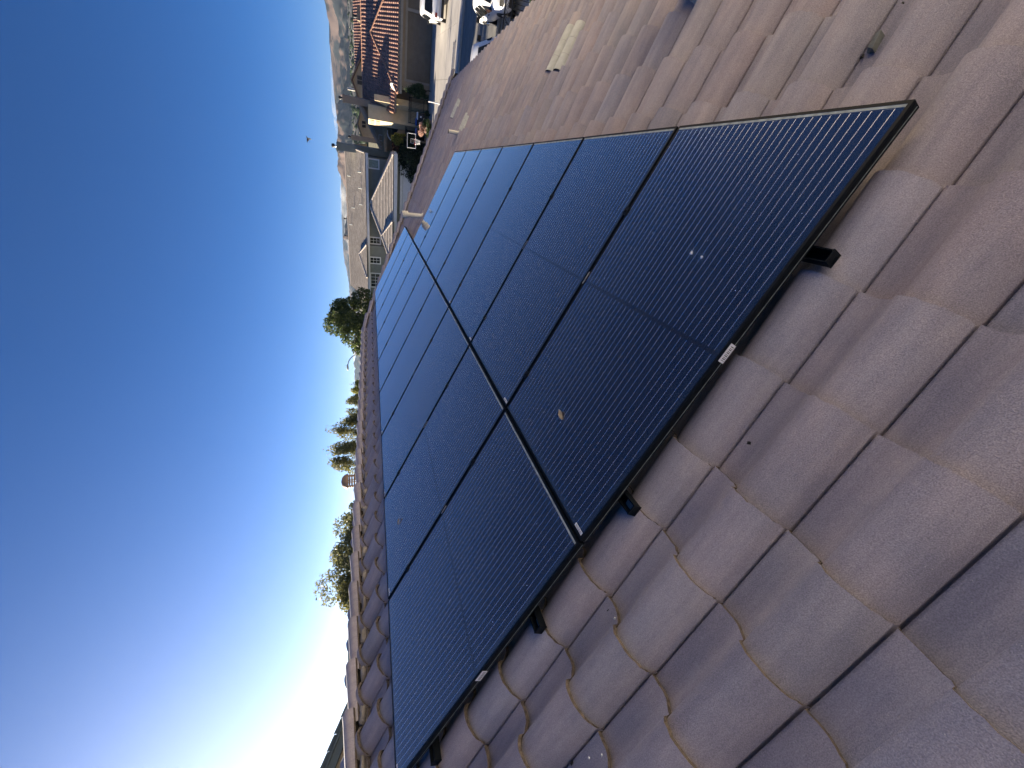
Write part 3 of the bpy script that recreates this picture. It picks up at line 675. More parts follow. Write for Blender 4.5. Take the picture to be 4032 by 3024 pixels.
b = FB(F10); b.box((.02, 47.93, 0), (.2, 47.969, 2.36)); b.box((5.03, 47.93, 0), (5.25, 47.969, 2.18)); b.box((.2, 47.93, 2.18), (12.5, 47.969, 2.36)); b.build('door_trim', 'trim taupe', gh)
b = FB(F10); b.box((-1.0, 47.3, 2.62), (12.5, 47.38, 2.93)); b.box((-1.0, 47.381, 2.62), (-.92, 49.2, 2.93)); b.build('fascia', 'trim taupe', gh)
TM = ['terracotta tile', 'terracotta tile', 'vent dark']
roof_face(F10, (-1.0, 47.25, 2.95), (8.05, 47.25, 2.95), (3.15, 52.2, 5.2), 'garage_roof', gh, TM, TERRA, .30, .36, .055, barrel, US9, 3, poly=[(-1.0, 47.25, 2.95), (8.05, 47.25, 2.95), (3.15, 52.2, 5.2)])
roof_face(F10, (-2.65, 48.3, 3.15), (13, 48.3, 3.15), (-2.65, 55.2, 6.08), 'roof', gh, TM, TERRA, .30, .36, .055, barrel, US9, 4, poly=[(-2.65, 48.3, 3.15), (13, 48.3, 3.15), (13, 55.2, 6.08), (-2.65, 55.2, 6.08)])
b = FB(F10); b.slab([(-1.0, 47.25, 2.97), (3.15, 52.2, 5.2), (3.15, 53.3, 5.2), (-1.0, 48.5, 3.2)], .1); b.slab([(8.05, 47.25, 2.95), (8.05, 48.5, 3.2), (3.15, 53.3, 5.19), (3.15, 52.2, 5.19)], .1)
b.slab([(-2.65, 55.2, 6.06), (13, 55.2, 6.06), (13, 62, 3.2), (-2.65, 62, 3.2)], .12)
m_ = b.build('side_slope', 'terracotta tile', gh, np.tile((0.42, 0.235, 0.165, 1), (len(b.v), 1)))
def capline(fr, pts, r, name, parent, c=(0.44, 0.25, 0.17)):
    b = FB(fr); path = []; rad = []
    for p, q in zip(pts[:-1], pts[1:]):
        L = np.linalg.norm(np.subtract(q, p)); n = max(2, int(L / .36))
        for i in range(n):
            for t, k in ((0.02, 0.86), (0.92, 1.08)): path.append(np.add(p, np.subtract(q, p) * (i + t) / n)); rad.append(r * k)
    b.tube(path, rad, 8); return b.build(name, 'terracotta tile', parent, np.tile((*c, 1), (len(b.v), 1)))
capline(F10, [(3.15, 52.2, 5.25), (-1.0, 47.25, 3.0)], .12, 'hip_cap', gh); capline(F10, [(3.15, 52.2, 5.25), (8.05, 47.25, 3.0)], .12, 'hip_cap', gh)
capline(F10, [(3.15, 53.4, 5.25), (3.15, 52.2, 5.25)], .12, 'ridge_cap', gh); capline(F10, [(13, 55.2, 6.08), (-2.7, 55.2, 6.08)], .10, 'ridge_cap', gh)
capline(F10, [(-2.66, 55.2, 6.1), (-2.66, 48.3, 3.2)], .11, 'rake_cap', gh)
b = FB(F10); b.box((-3.02, 53.4, 0), (-2.42, 54.5, 7.95)); b.box((-3.06, 53.36, 7.951), (-2.38, 54.54, 8.12)); ch = b.build('chimney', 'stucco tan', gh)
b = MB(); b.lathe([(.1, 0), (.1, .16)], F10(-2.72, 53.9, 8.12), 12); b.lathe([(.17, .16), (.17, .36), (.01, .38)], F10(-2.72, 53.9, 8.12), 12); b.build('flue', 'iron', ch)
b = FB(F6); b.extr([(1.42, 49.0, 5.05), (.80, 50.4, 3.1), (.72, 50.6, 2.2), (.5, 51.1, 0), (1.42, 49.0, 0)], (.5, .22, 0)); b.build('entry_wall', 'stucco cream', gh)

# --- grey house across the street
gy = thing('grey_house', 'large grey two storey house with flat pale tiled roof', 'house', F6(-11, 52), F6.rot)
b = FB(F6); b.box((-19.2, 52, 0), (-3.9, 61, 6.0)); b.box((-19.3, 51.6, 0), (-13.2, 51.99, 6.0)); b.extr([(-3.9, 52, 6.0), (-3.9, 61.5, 6.0), (-3.9, 57, 8.0)], (-.25, 0, 0)); b.extr([(-19.2, 52, 6.0), (-19.2, 61.5, 6.0), (-19.2, 57, 8.0)], (.25, 0, 0))
b.box((-13.3, 47.4, 0), (-3.1, 51.58, 3.1)); b.build('wall', 'stucco grey', gy)
SLATE = lambda r: np.array((0.57, 0.515, 0.445)) * r.uniform(0.82, 1.12)
SM = ['slate tile', 'vent dark', 'vent dark']; flat = lambda t: -0.012 if t < 0.03 else 0.0  # dark tile noses paint in the shade lines between the courses
USF = [0, .03, .04, .5, 1.0]
roof_face(F6, (-20.0, 51.3, 6.0), (-3.4, 51.3, 6.0), (-20.0, 57, 8.25), 'roof', gy, SM, SLATE, .33, .345, .065, flat, USF, 5, poly=[(-20.0, 51.3, 6.0), (-3.4, 51.3, 6.0), (-3.4, 57, 8.25), (-20.4, 57, 8.25)])
b = FB(F6); b.slab([(-20.4, 57, 8.24), (-3.4, 57, 8.24), (-3.4, 62.5, 6), (-20, 62.5, 6)], .12); b.build('rear_slope', 'slate tile', gy, np.tile((.5, .45, .39, 1), (len(b.v), 1)))
roof_face(F6, (-13.6, 46.6, 3.3), (-2.7, 46.6, 3.3), (-8.6, 51.6, 5.62), 'lower_roof', gy, SM, SLATE, .33, .345, .065, flat, USF, 6, poly=[(-13.6, 46.6, 3.3), (-2.7, 46.6, 3.3), (-8.3, 51.6, 5.62), (-8.9, 51.6, 5.62)])
b = FB(F6); b.slab([(-2.7, 46.6, 3.29), (-2.7, 51.6, 3.29), (-8.3, 51.6, 5.61)], .1); b.slab([(-13.6, 46.6, 3.29), (-8.9, 51.6, 5.61), (-13.6, 51.6, 3.29)], .1); b.build('side_slope', 'slate tile', gy, np.tile((.52, .465, .40, 1), (len(b.v), 1)))
def small_hip(ap, l, r, name, seed):
    roof_face(F6, l, r, ap, name, gy, SM, SLATE, .33, .345, .065, flat, USF, seed, poly=[l, r, ap])
    b = FB(F6); bk = (ap[0], ap[1] + 2.2, ap[2]); b.slab([r, (r[0], r[1] + 1.2, r[2] + .4), bk, ap], .06); b.slab([l, ap, bk, (l[0], l[1] + 1.2, l[2] + .4)], .06)
    b.build('dormer_side', 'slate tile', gy, np.tile((.52, .465, .40, 1), (len(b.v), 1)))
    capline(F6, [ap, tuple(np.add(r, (0, 0, .05)))], .11, 'hip_cap', gy, (.62, .56, .48)); capline(F6, [ap, tuple(np.add(l, (0, 0, .05)))], .11, 'hip_cap', gy, (.62, .56, .48))
small_hip((-14.75, 53.2, 6.98), (-17.0, 51.0, 6.06), (-13.0, 51.0, 6.06), 'dormer_roof', 8)
small_hip((-11.1, 48.3, 4.45), (-13.7, 46.2, 3.36), (-9.0, 46.2, 3.36), 'porch_roof', 9)
capline(F6, [(-8.6, 51.6, 5.66), (-2.7, 46.6, 3.36)], .12, 'hip_cap', gy, (.62, .56, .48)); capline(F6, [(-8.6, 51.6, 5.66), (-13.6, 46.6, 3.36)], .12, 'hip_cap', gy, (.62, .56, .48))
capline(F6, [(-3.3, 57, 8.26), (-20.4, 57, 8.26)], .10, 'ridge_cap', gy, (.30, .26, .23)); capline(F6, [(-3.42, 57, 8.26), (-3.42, 51.3, 6.05)], .09, 'rake_cap', gy, (.50, .45, .38))
b = FB(F6); b.box((-20.0, 51.2, 5.72), (-3.4, 51.3, 5.98)); b.box((-13.6, 46.5, 2.94), (-2.7, 46.6, 3.28)); b.box((-2.78, 46.61, 2.94), (-2.7, 51.5, 3.2)); b.build('fascia', 'trim white', gy)
b = FB(F6); b.box((-3.78, 53.6, 0), (-3.1, 54.9, 8.72)); b.box((-3.84, 53.55, 8.721), (-3.04, 54.95, 8.95)); ch = b.build('chimney', 'stucco grey', gy)
b = MB(); b.lathe([(.12, 0), (.12, .22)], F6(-3.45, 54.2, 8.95), 12, 1); b.lathe([(.2, .22), (.2, .5), (.01, .54)], F6(-3.45, 54.2, 8.95), 12, 0); b.build('flue', ['iron', 'silver'], ch)
for (u0, u1, z0, z1, v, c, r_, g) in ((-4.95, -3.92, 4.55, 5.80, 52, 1, 1, 'blind glass'), (-13.12, -12.24, 4.44, 5.80, 52, 2, 3, 'window glass'), (-15.40, -14.5, 4.46, 5.82, 51.6, 2, 3, 'window glass'), (-18.4, -16.5, 4.50, 5.78, 51.6, 4, 2, 'window glass')):
    win(F6, gy, u0, u1, z0, z1, v, c, r_, g)
b = FB(F6)
for i in range(4): b.box((-8.2, 47.3, .02 + i * .58), (-3.65, 47.39, .59 + i * .58))
b.build('garage_door', 'trim white', gy)
b = FB(F6); b.box((-8.35, 47.26, 2.36), (-3.5, 47.39, 2.62)); b.box((-8.35, 47.26, 0), (-8.21, 47.39, 2.36)); b.box((-3.64, 47.26, 0), (-3.5, 47.39, 2.36)); b.build('door_trim', 'trim white', gy)
for u, v in ((-6.45, 55.6), (-5.5, 52.5), (-7.15, 52.45), (-8.85, 52.4), (-9.75, 54.7), (-11.95, 55.7)):
    z = 6.0 + (v - 51.3) * .395; q = F6(u, v, z)
    b = MB(); b.lathe([(.14, 0), (.07, .05), (.055, .06), (.055, .38), (.0, .39)], q, 10); b.build('vent_pipe', 'pale tile', gy)
for u in (-11.75, -13.9):
    q = F6(u, 57.6, 8.0); b = MB(); b.lathe([(.05, 0), (.05, .62), (.11, .63), (.11, .78), (.0, .8)], q, 10); b.build('roof_flue', 'iron', gy)

# --- beige house in the gap between the two, and the houses behind it
class Nearer(Frame):
    def __call__(s, u, v, z=0.0): k = s.k; return super().__call__(1.32 + (u - 1.32) * k, -.85 + (v + .85) * k, 5.6 + (z - 5.6) * k)
F6n, F6b = Nearer(6), Nearer(6); F6n.k, F6b.k = .935, .873
bh = thing('beige_house', 'beige house with long sloping gable edge and sunlit corner bay', 'house', F6(-1, 52), F6.rot)
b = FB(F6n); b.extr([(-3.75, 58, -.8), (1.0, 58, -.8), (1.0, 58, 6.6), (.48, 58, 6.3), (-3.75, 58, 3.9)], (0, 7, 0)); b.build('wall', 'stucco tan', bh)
b = FB(F6n); b.slab([(-3.9, 57.6, 4.12), (1.1, 57.6, 6.97), (1.1, 65.5, 6.97), (-3.9, 65.5, 4.12)], .12, 0); b.build('roof', 'terracotta tile', bh, np.tile((.36, .24, .18, 1), (len(b.v), 1)))
b = FB(F6n); b.extr([(-3.95, 57.5, 4.1), (-3.95, 57.5, 3.78), (1.1, 57.5, 6.62), (1.1, 57.5, 6.94)], (0, .09, 0)); b.extr([(-3.9, 57.595, 3.74), (-3.9, 57.595, 3.6), (1.1, 57.595, 6.44), (1.1, 57.595, 6.58)], (0, .06, 0)); b.build('fascia', 'trim taupe', bh)
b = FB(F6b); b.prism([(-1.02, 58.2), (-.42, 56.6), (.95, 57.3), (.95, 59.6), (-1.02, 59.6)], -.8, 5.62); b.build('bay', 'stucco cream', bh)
b = FB(F6b)
for z in (4.4, 5.0): b.extr([(-.52, 56.78, z), (-.52, 56.78, z + .42), (-.93, 57.74, z + .42), (-.93, 57.74, z)], (-.03, -.012, 0))
b.build('shutter', 'wood tan', bh)
b = FB(F6n); b.slab([(-1.1, 56.9, 3.92), (-1.1, 57.98, 4.1), (-3.5, 57.98, 4.1), (-3.5, 56.9, 3.92)][::-1], .34); b.build('awning', 'wood tan', bh)
b = FB(F6n)
for u in (-1.9, -2.5, -3.1): b.box((u - .02, 57.9, 4.1), (u + .02, 57.94, 4.45))
b.box((-3.12, 57.9, 4.45), (-1.88, 57.94, 4.49)); b.build('window_frame', 'trim white', bh)
b = FB(F6n); b.box((-2.65, 57.9, -.8), (-.45, 57.97, 3.02)); b.build('recess_shade', 'iron', bh)  # near-black sheet standing in for the shade of the entry recess
b = MB(); b.tube([F6n(-1.25, 57.0, 3.55), F6n(-1.55, 56.95, 3.56), F6n(-1.95, 56.9, 3.40), F6n(-2.2, 56.88, 3.15)], .07, 8); b.build('downpipe', 'white', bh)
rh = thing('gable_house', 'pale gabled house with twin dark attic vents behind the orange roof', 'house', FN(2, 72), FN.rot)
b = FB(FN); b.extr([(-.8, 70, 0), (4.7, 70, 0), (4.7, 70, 5.9), (1.41, 70, 7.5), (-.8, 70, 6.6)], (0, 8, 0)); b.box((4.71, 71, 0), (13, 78, 5.9)); b.build('wall', 'stucco beige', rh)
b = FB(FN); b.slab([(-1.0, 69.6, 6.72), (1.41, 69.6, 7.76), (1.41, 78, 7.76), (-1.0, 78, 6.72)][::1], .2); b.slab([(1.41, 69.6, 7.76), (4.95, 69.6, 6.05), (4.95, 78, 6.05), (1.41, 78, 7.76)], .2); b.build('gable_roof', 'terracotta tile', rh, np.tile((.24, .17, .13, 1), (len(b.v), 1)))
roof_face(FN, (2.5, 70.8, 5.95), (13, 70.8, 5.95), (2.5, 74, 7.15), 'roof', rh, TM, TERRA, .30, .36, .055, barrel, US9, 12, poly=[(2.5, 70.8, 5.95), (13, 70.8, 5.95), (13, 74, 7.15), (2.5, 74, 7.15)])
for u0, u1 in ((1.58, 2.0), (1.05, 1.47)):
    b = FB(FN)
    for i in range(6): b.box((u0, 69.94, 6.33 + i * .1), (u1, 69.999, 6.40 + i * .1))
    b.build('attic_vent', 'iron', rh)
b = FB(FN); b.box((7.65, 70.2, 0), (9.0, 71.2, 6.72)); b.box((7.2, 70.3, 5.6), (7.649, 71, 6.4), 1); ch = b.build('chimney', ['stucco tan', 'stucco cream'], rh)
b = MB(); b.lathe([(.13, 0), (.13, .16)], FN(8.0, 70.6, 6.72), 10); b.lathe([(.2, .16), (.2, .5), (.01, .52)], FN(8.0, 70.6, 6.72), 10); b.build('flue', 'iron', ch)
for u in (.24, .42): b = MB(); b.lathe([(.06, 0), (.06, 1.3), (.0, 1.31)], FN(u, 70.8, 6.9), 8); b.build('flue_pipe', 'vent grey', rh)
fh = thing('small_gable_house', 'distant small gabled house with tall plain chimney beside it', 'house', F6(-2, 74), F6.rot)
b = FB(F6); b.extr([(-3.4, 72, 0), (.2, 72, 0), (.2, 72, 6.5), (-1.79, 72, 7.0), (-3.4, 72, 6.45)], (0, 8, 0)); b.build('wall', 'stucco beige', fh)
b = FB(F6); b.slab([(-3.6, 71.6, 6.5), (-1.79, 71.6, 7.25), (-1.79, 80, 7.25), (-3.6, 80, 6.5)], .2); b.slab([(-1.79, 71.6, 7.25), (.4, 71.6, 6.6), (.4, 80, 6.6), (-1.79, 80, 7.25)], .2); b.build('roof', 'vent dark', fh)
for u0 in (-2.1, -1.65):
    b = FB(F6); b.box((u0, 71.94, 6.0), (u0 + .35, 71.99, 6.5)); b.build('attic_vent', 'iron', fh)
b = FB(F6); b.box((-3.76, 70.6, 0), (-3.2, 71.4, 7.85)); b.box((-3.8, 70.55, 7.851), (-3.16, 71.45, 7.98)); ch = b.build('chimney', 'stucco tan', fh)
b = MB(); q = F6(-3.48, 71, 7.98); b.lathe([(.1, 0), (.1, .2), (.2, .22), (.16, .4), (.0, .46)], q, 8); b.build('flue', 'iron', ch)
# --- house on the other side of our ridge
FL = Frame(-28.6)
lh = thing('ridge_side_house', 'olive trimmed beige house rising behind the near roof ridge', 'house', (-15, 4, 0))
d2 = np.array([-.93, -.51 * 0 - .85 * 2.0 * .5, 0.0])
E0, E1 = np.array([-13.05, 6.28, 6.42]), np.array([-14.1, 3.83, 7.73])
E2 = E1 + (E1 - E0) * np.array([1, 1, -1]); pd = np.array([-.905, .425, 0]) * 9
b = MB(); q = [E0 - (0, 0, .35), E1 - (0, 0, .35), E2 - (0, 0, .35)]; g0 = [np.array([E2[0], E2[1], 0]), np.array([E0[0], E0[1], 0])]
b.extr([tuple(p) for p in q + g0], pd); b.build('wall', 'stucco beige', lh)
ov = -pd / 9 * .35
b = MB()
for a, c in ((E0, E1), (E1, E2)):
    dd = (c - a); b.slab([tuple(a + ov - (dd * .04 if a is E0 else 0)), tuple(c + ov + (dd * .04 if c is E2 else 0)), tuple(c + pd + (dd * .04 if c is E2 else 0)), tuple(a + pd - (dd * .04 if a is E0 else 0))], .05)
b.build('roof', 'trim green', lh)
b = MB()
for a, c in ((E0, E1), (E1, E2)):
    L = np.linalg.norm(c - a); n = int(L / .34)
    for i in range(n):
        p, r_ = a + (c - a) * i / n, a + (c - a) * (i + .97) / n; up = np.array([0, 0, .06]); lo = np.array([0, 0, -.11])
        b.extr([tuple(p + ov + lo), tuple(r_ + ov + lo), tuple(r_ + ov + up + (0, 0, .02)), tuple(p + ov + up)], -ov * .55)
b.build('rake_tiles', 'trim green', lh)
b = MB()
for a, c in ((E0, E1), (E1, E2)): b.extr([tuple(a + ov * .8 - (0, 0, .33)), tuple(c + ov * .8 - (0, 0, .33)), tuple(c + ov * .8 - (0, 0, .12)), tuple(a + ov * .8 - (0, 0, .12))], -ov * .25)
b.build('fascia', 'trim green', lh)
b = MB(); e = np.array([-12.1, 8.2, 6.52]); b.slab([tuple(e), tuple(E0 + (0, 0, .06)), tuple(E0 + pd * .1 + (0, 0, .04)), tuple(e + pd * .1 - (0, 0, .02))], .1)
b.build('low_roof', 'trim green', lh)
# --- unseen house added next door: its sunlit wall bounces warm light onto our roof
mat('bounce stucco', (0.78, 0.70, 0.58), 0.95, 0.06, 2, 0.3, 40)
nb = thing('unseen_bounce_house', 'added unseen pale house bouncing sunlight onto the tiled roof', 'house', (13, -2, 0))
b = MB(); b.box((7.0, -16, 0), (17, 10, 7.0)); b.build('wall', 'bounce stucco', nb)
b = MB(); b.slab([(6.6, -16.5, 6.95), (12, -16.5, 9.2), (12, 10.5, 9.2), (6.6, 10.5, 6.95)], .15); b.slab([(12, -16.5, 9.2), (17.4, -16.5, 6.95), (17.4, 10.5, 6.95), (12, 10.5, 9.2)], .15); b.build('roof', 'vent dark', nb)

# ------------------------------------------------------------------ trees and shrubs
def crown_mesh(c, r, n, leaf, seed, lobes=14, spiky=0.0, hole=0.25, low=-0.75):
    """leaf-sized faces in clumps: lobes set round the crown, sprays of leaves on each"""
    g = np.random.default_rng(seed); c = np.array(c, float); r = np.array(r, float)
    V = []; F = []
    cl = []
    for i in range(lobes):
        d = g.normal(size=3); d /= np.linalg.norm(d); d[2] = max(d[2], low)
        k = g.uniform(.45, .95); cl.append((d * k, g.uniform(.22, .42)))
    cl.append((np.zeros(3), .5))
    for i in range(n):
        q, s = cl[g.integers(len(cl))]
        d = g.normal(size=3); d /= np.linalg.norm(d); p = q + d * s * g.uniform(.35, 1.0) ** .6
        if spiky: p = p + np.array([0, 0, 1]) * abs(g.normal()) * spiky * (1 - min(1, np.hypot(p[0], p[1])))
        o = c + p * r; a = g.normal(size=3); a /= np.linalg.norm(a); bq = np.cross(a, g.normal(size=3)); bq /= np.linalg.norm(bq)
        L = leaf * g.uniform(.6, 1.3); W = L * .42; k = len(V)
        V += [o - a * L, o + bq * W - a * L * .1, o + a * L, o - bq * W - a * L * .1]; F.append((k, k + 1, k + 2, k + 3))
    b = MB(); b.v = [tuple(v) for v in V]; b.f = F; b.mi = [0] * len(F); b.sm = [False] * len(F)
    return b, [c + q * r for q, _ in cl]
def tree(name, label, base, c, r, n, leaf, m, seed, group=None, trunk=.14, cat='tree', **kw):
    t = thing(name, label, cat, base, None, group)
    b, cl = crown_mesh(c, r, n, leaf, seed, **kw); b.build('crown', m, t)
    g = random.Random(seed); b = MB(); base = np.array(base, float); c = np.array(c, float); fork = base + (c - base) * .62; fork[2] = base[2] + (c[2] - r[2] * .6 - base[2]) * .9
    if fork[2] < base[2] + .1: fork = base + np.array([0, 0, .12])
    b.tube([base - (0, 0, .05), base + (fork - base) * .5 + np.array([.04, -.03, 0]), fork], [trunk, trunk * .8, trunk * .7], 8)
    for p in cl[:-1]: mid = fork + (p - fork) * .5 + np.array([0, 0, .12 * r[2]]); b.tube([fork, mid, p], [trunk * .45, trunk * .25, trunk * .08], 5)
    b.build('trunk', 'bark', t)
    return t
GT = 'trees showing above the roof ridge'
tree('broadleaf_tree', 'dense dark leafy tree rising where the ridge meets the hip', (-11.4, 35.0, 0), (-11.33, 34.8, 6.3), (2.75, 2.75, 2.9), 20000, .14, 'leaf mid', 21, GT, .2, lobes=26)
tree('broadleaf_tree', 'tiny olive tree top under the curved street lamp', (-16.3, 38.6, 0), (-16.2, 38.6, 5.2), (1.2, 1.2, 1.7), 2600, .13, 'leaf olive', 22, GT, .12, lobes=10)
tree('broadleaf_tree', 'faint golden tree top just left of the street lamp', (-26.2, 52.3, 0), (-26.2, 52.3, 6.4), (1.6, 1.6, 2.2), 7000, .14, 'leaf yellow', 23, GT, .14, spiky=.22, lobes=20)
tree('broadleaf_tree', 'small pale olive tree next to the golden one', (-24.5, 44.2, 0), (-24.5, 44.2, 6.6), (1.55, 1.55, 2.35), 7000, .13, 'leaf light', 24, GT, .14, spiky=.15, lobes=20)
tree('broadleaf_tree', 'pointed olive tree of two spires, the one toward the lamp', (-23.1, 36.9, 0), (-23.1, 36.9, 6.4), (1.65, 1.65, 2.5), 9000, .12, 'leaf olive', 25, GT, .14, spiky=.28, lobes=20)
tree('broadleaf_tree', 'pointed olive tree of two spires, the one by the copper flue cap', (-23.6, 32.9, 0), (-23.6, 32.9, 6.7), (1.75, 1.75, 2.7), 10000, .115, 'leaf olive', 26, GT, .14, spiky=.22, lobes=22)
tree('broadleaf_tree', 'low grey green tree top between the flue cap and the airy tree', (-26.5, 27.8, 0), (-26.5, 27.8, 6.4), (1.5, 1.5, 2.0), 6500, .12, 'leaf light', 27, GT, .14)
tree('broadleaf_tree', 'airy backlit tree with thin leaves, tallest at the bright end of the ridge', (-21.5, 18.6, 0), (-21.4, 18.6, 6.6), (2.6, 2.6, 2.55), 16000, .10, 'leaf light', 28, GT, .16, lobes=22)
tree('broadleaf_tree', 'thin low tree top beside the airy backlit tree', (-20.4, 15.3, 0), (-20.4, 15.2, 5.9), (1.75, 1.75, 1.95), 9000, .095, 'leaf olive', 29, GT, .12)
tree('juniper_bush', 'spiky dark bush growing against the garage wall', F10(-.35, 47.1), F10(-.35, 47.0, 1.05), (.72, .72, 1.1), 3000, .085, 'leaf dark', 31, None, .06, 'bush', spiky=.4)
tree('juniper_bush', 'big rounded deep green bush beyond the roof hip', FN(-4.3, 47.5), FN(-4.3, 47.5, 1.2), (1.85, 1.7, 1.75), 20000, .12, 'leaf deep', 32, None, .1, 'bush', lobes=60, low=-1)
tree('rose_bush', 'bush covered in faded pink flowers beside the bins', FN(-1.25, 44.6), FN(-1.25, 44.6, .62), (.85, .6, .62), 1500, .075, 'petal pink', 33, None, .04, 'bush')
tree('leafy_shrub', 'dark green shrub under the pink flowers', FN(-1.0, 44.0), FN(-1.0, 44.0, .4), (1.0, .45, .45), 1200, .08, 'leaf dark', 39, None, .04, 'bush')
tree('leafy_shrub', 'sunlit yellow green shrub in front of the beige house', FN(-2.75, 49.0), FN(-2.72, 49.0, 2.65), (.55, .5, .85), 1900, .09, 'leaf yellow', 34, None, .06, 'bush', low=-1)
tree('leafy_shrub', 'reddish brown shrub under the tan awning', F6(-2.25, 50.0), F6(-2.25, 50.0, 2.9), (.75, .35, .6), 1500, .09, 'leaf russet', 35, None, .06, 'bush', low=-1)
tree('leafy_shrub', 'dull green shrub below the reddish brown one', F6(-3.0, 50.2), F6(-3.0, 50.2, 2.0), (.9, .6, .9), 1600, .09, 'leaf olive', 36, None, .06, 'bush', low=-1)
tree('leafy_shrub', 'dark shrub beneath the eave by the scrolled iron railing', FN(5.2, 14.6), FN(5.3, 14.7, .5), (2.3, 1.1, .68), 12000, .08, 'leaf deep', 37, None, .05, 'bush', lobes=24, low=-1)
tree('leafy_shrub', 'small potted green plant standing in front of the black bin', FN(-.1, 46.2), FN(-.1, 46.2, .3), (.35, .25, .3), 500, .06, 'leaf dark', 38, None, .03, 'bush')

# ------------------------------------------------------------------ street furniture and small things
sl = thing('street_lamp', 'curved grey street lamp leaning over the ridge from the dark tree', 'street lamp', (-15.35, 37.75, 0))
b = MB(); b.tube([(-15.35, 37.75, 0), (-15.35, 37.75, 6.9)], [.10, .06], 10); b.lathe([(.2, 0), (.2, .08), (.12, .3), (.1, .32)], (-15.35, 37.75, 0), 12); b.build('pole', 'silver', sl)
b = MB(); b.tube([(-15.35, 37.75, 6.9), (-15.45, 37.68, 7.2), (-15.68, 37.55, 7.55), (-15.98, 37.38, 7.8), (-16.3, 37.2, 7.88)], [.055, .05, .045, .04, .038], 8); b.build('arm', 'silver', sl)
b = MB(); b.blob((-16.52, 37.07, 7.90), (.34, .22, .085), 3, 2, .05); b.lathe([(.03, .0), (.03, .12), (.0, .13)], (-16.4, 37.1, 7.96), 8); b.build('lamp_head', 'vent grey', sl)

def railing(name, label, fr, u0, u1, v, z0, z1, band, scroll, cat='fence'):
    t = thing(name, label, cat, fr((u0 + u1) / 2, v), fr.rot)
    for z in (z1, z1 - band, z0): b = FB(fr); b.box((u0, v - .018, z - .02), (u1, v + .018, z + .02)); b.build('rail', 'iron', t)
    b = FB(fr); n = int((u1 - u0) / 2.0) + 1
    for i in range(n + 1): u = u0 + (u1 - u0) * i / n; b.box((u - .025, v - .0251, 0), (u + .025, v + .0251, z1 + .06))
    b.build('post', 'iron', t)
    b = FB(fr); n = int((u1 - u0) / .115)
    for i in range(1, n): u = u0 + (u1 - u0) * i / n; b.box((u - .008, v - .008, z0 + .021), (u + .008, v + .008, z1 - band - .021))
    b.build('balusters', 'iron', t)
    b = FB(fr); k = int((u1 - u0) / (.22 if scroll else .1))
    for i in range(k):
        u = u0 + (i + .5) * (u1 - u0) / k; zc = z1 - band / 2; r = band * .5 - .03
        if scroll:
            p = []
            for j in range(26): a = j / 25 * 2 * math.pi * 1.5; q = r * (.25 + .75 * j / 25); p.append((u - .035 + q * math.cos(a) * .75, v, zc + q * math.sin(a)))
            b.tube(p, .007, 5); b.tube([(u - .09, v, zc - r), (u - .0, v, zc), (u + .11, v, zc + r)], .007, 5)
        else: b.box((u - .02, v - .012, z1 - band + .021), (u + .02, v + .012, z1 - .021))
    b.build('scrollwork' if scroll else 'top_band', 'iron', t)
    return t
railing('iron_railing', 'black iron railing with scrolls in its top band below the eave', FN, 2.9, 7.6, 16.0, .1, 1.46, .235, True)
railing('iron_fence', 'black iron bar fence with ladder top beside the bins', FN, -1.2, .95, 49.0, .35, 1.78, .2, False)
railing('iron_fence', 'dark iron fence panel behind the basketball hoop', FN, -2.95, -1.5, 49.6, .3, 2.05, .15, False)
b = FB(FN); b.box((-1.5, 49.9, 0), (1.3, 50.1, 1.5)); b.box((-1.5, 49.86, 1.501), (1.3, 50.14, 1.56)); solo(b, 'garden_wall', 'stucco cream', 'low cream garden wall seen through the iron bars', 'wall', base=FN(0, 50))
b = FB(FN); b.extr([(-1.45, 50.6, 0), (-1.45, 50.6, 2.25), (-2.6, 50.6, 3.0), (-2.6, 50.6, 0)], (0, .18, 0)); solo(b, 'garden_wall', 'wood tan', 'tan wall with sloping top next to the dark recess', 'wall', base=FN(-2, 50.6))
b = FB(FN); b.box((-2.9, 50.4, 0), (-1.4, 50.48, 1.95)); solo(b, 'fence_panel', 'iron', 'solid black panel behind the blue lidded bin', 'fence', base=FN(-2.1, 50.4))
pl = thing('brick_planter', 'small brick planter box in sunlight below the black bin', 'planter', FN(-.85, 45.6), FN.rot)
b = FB(FN); b.box((-1.15, 45.3, 0), (-.55, 45.95, .6)); b.build('box', 'brick', pl); b = FB(FN); b.box((-1.2, 45.25, .601), (-.5, 46.0, .68)); b.build('coping', 'stucco cream', pl)
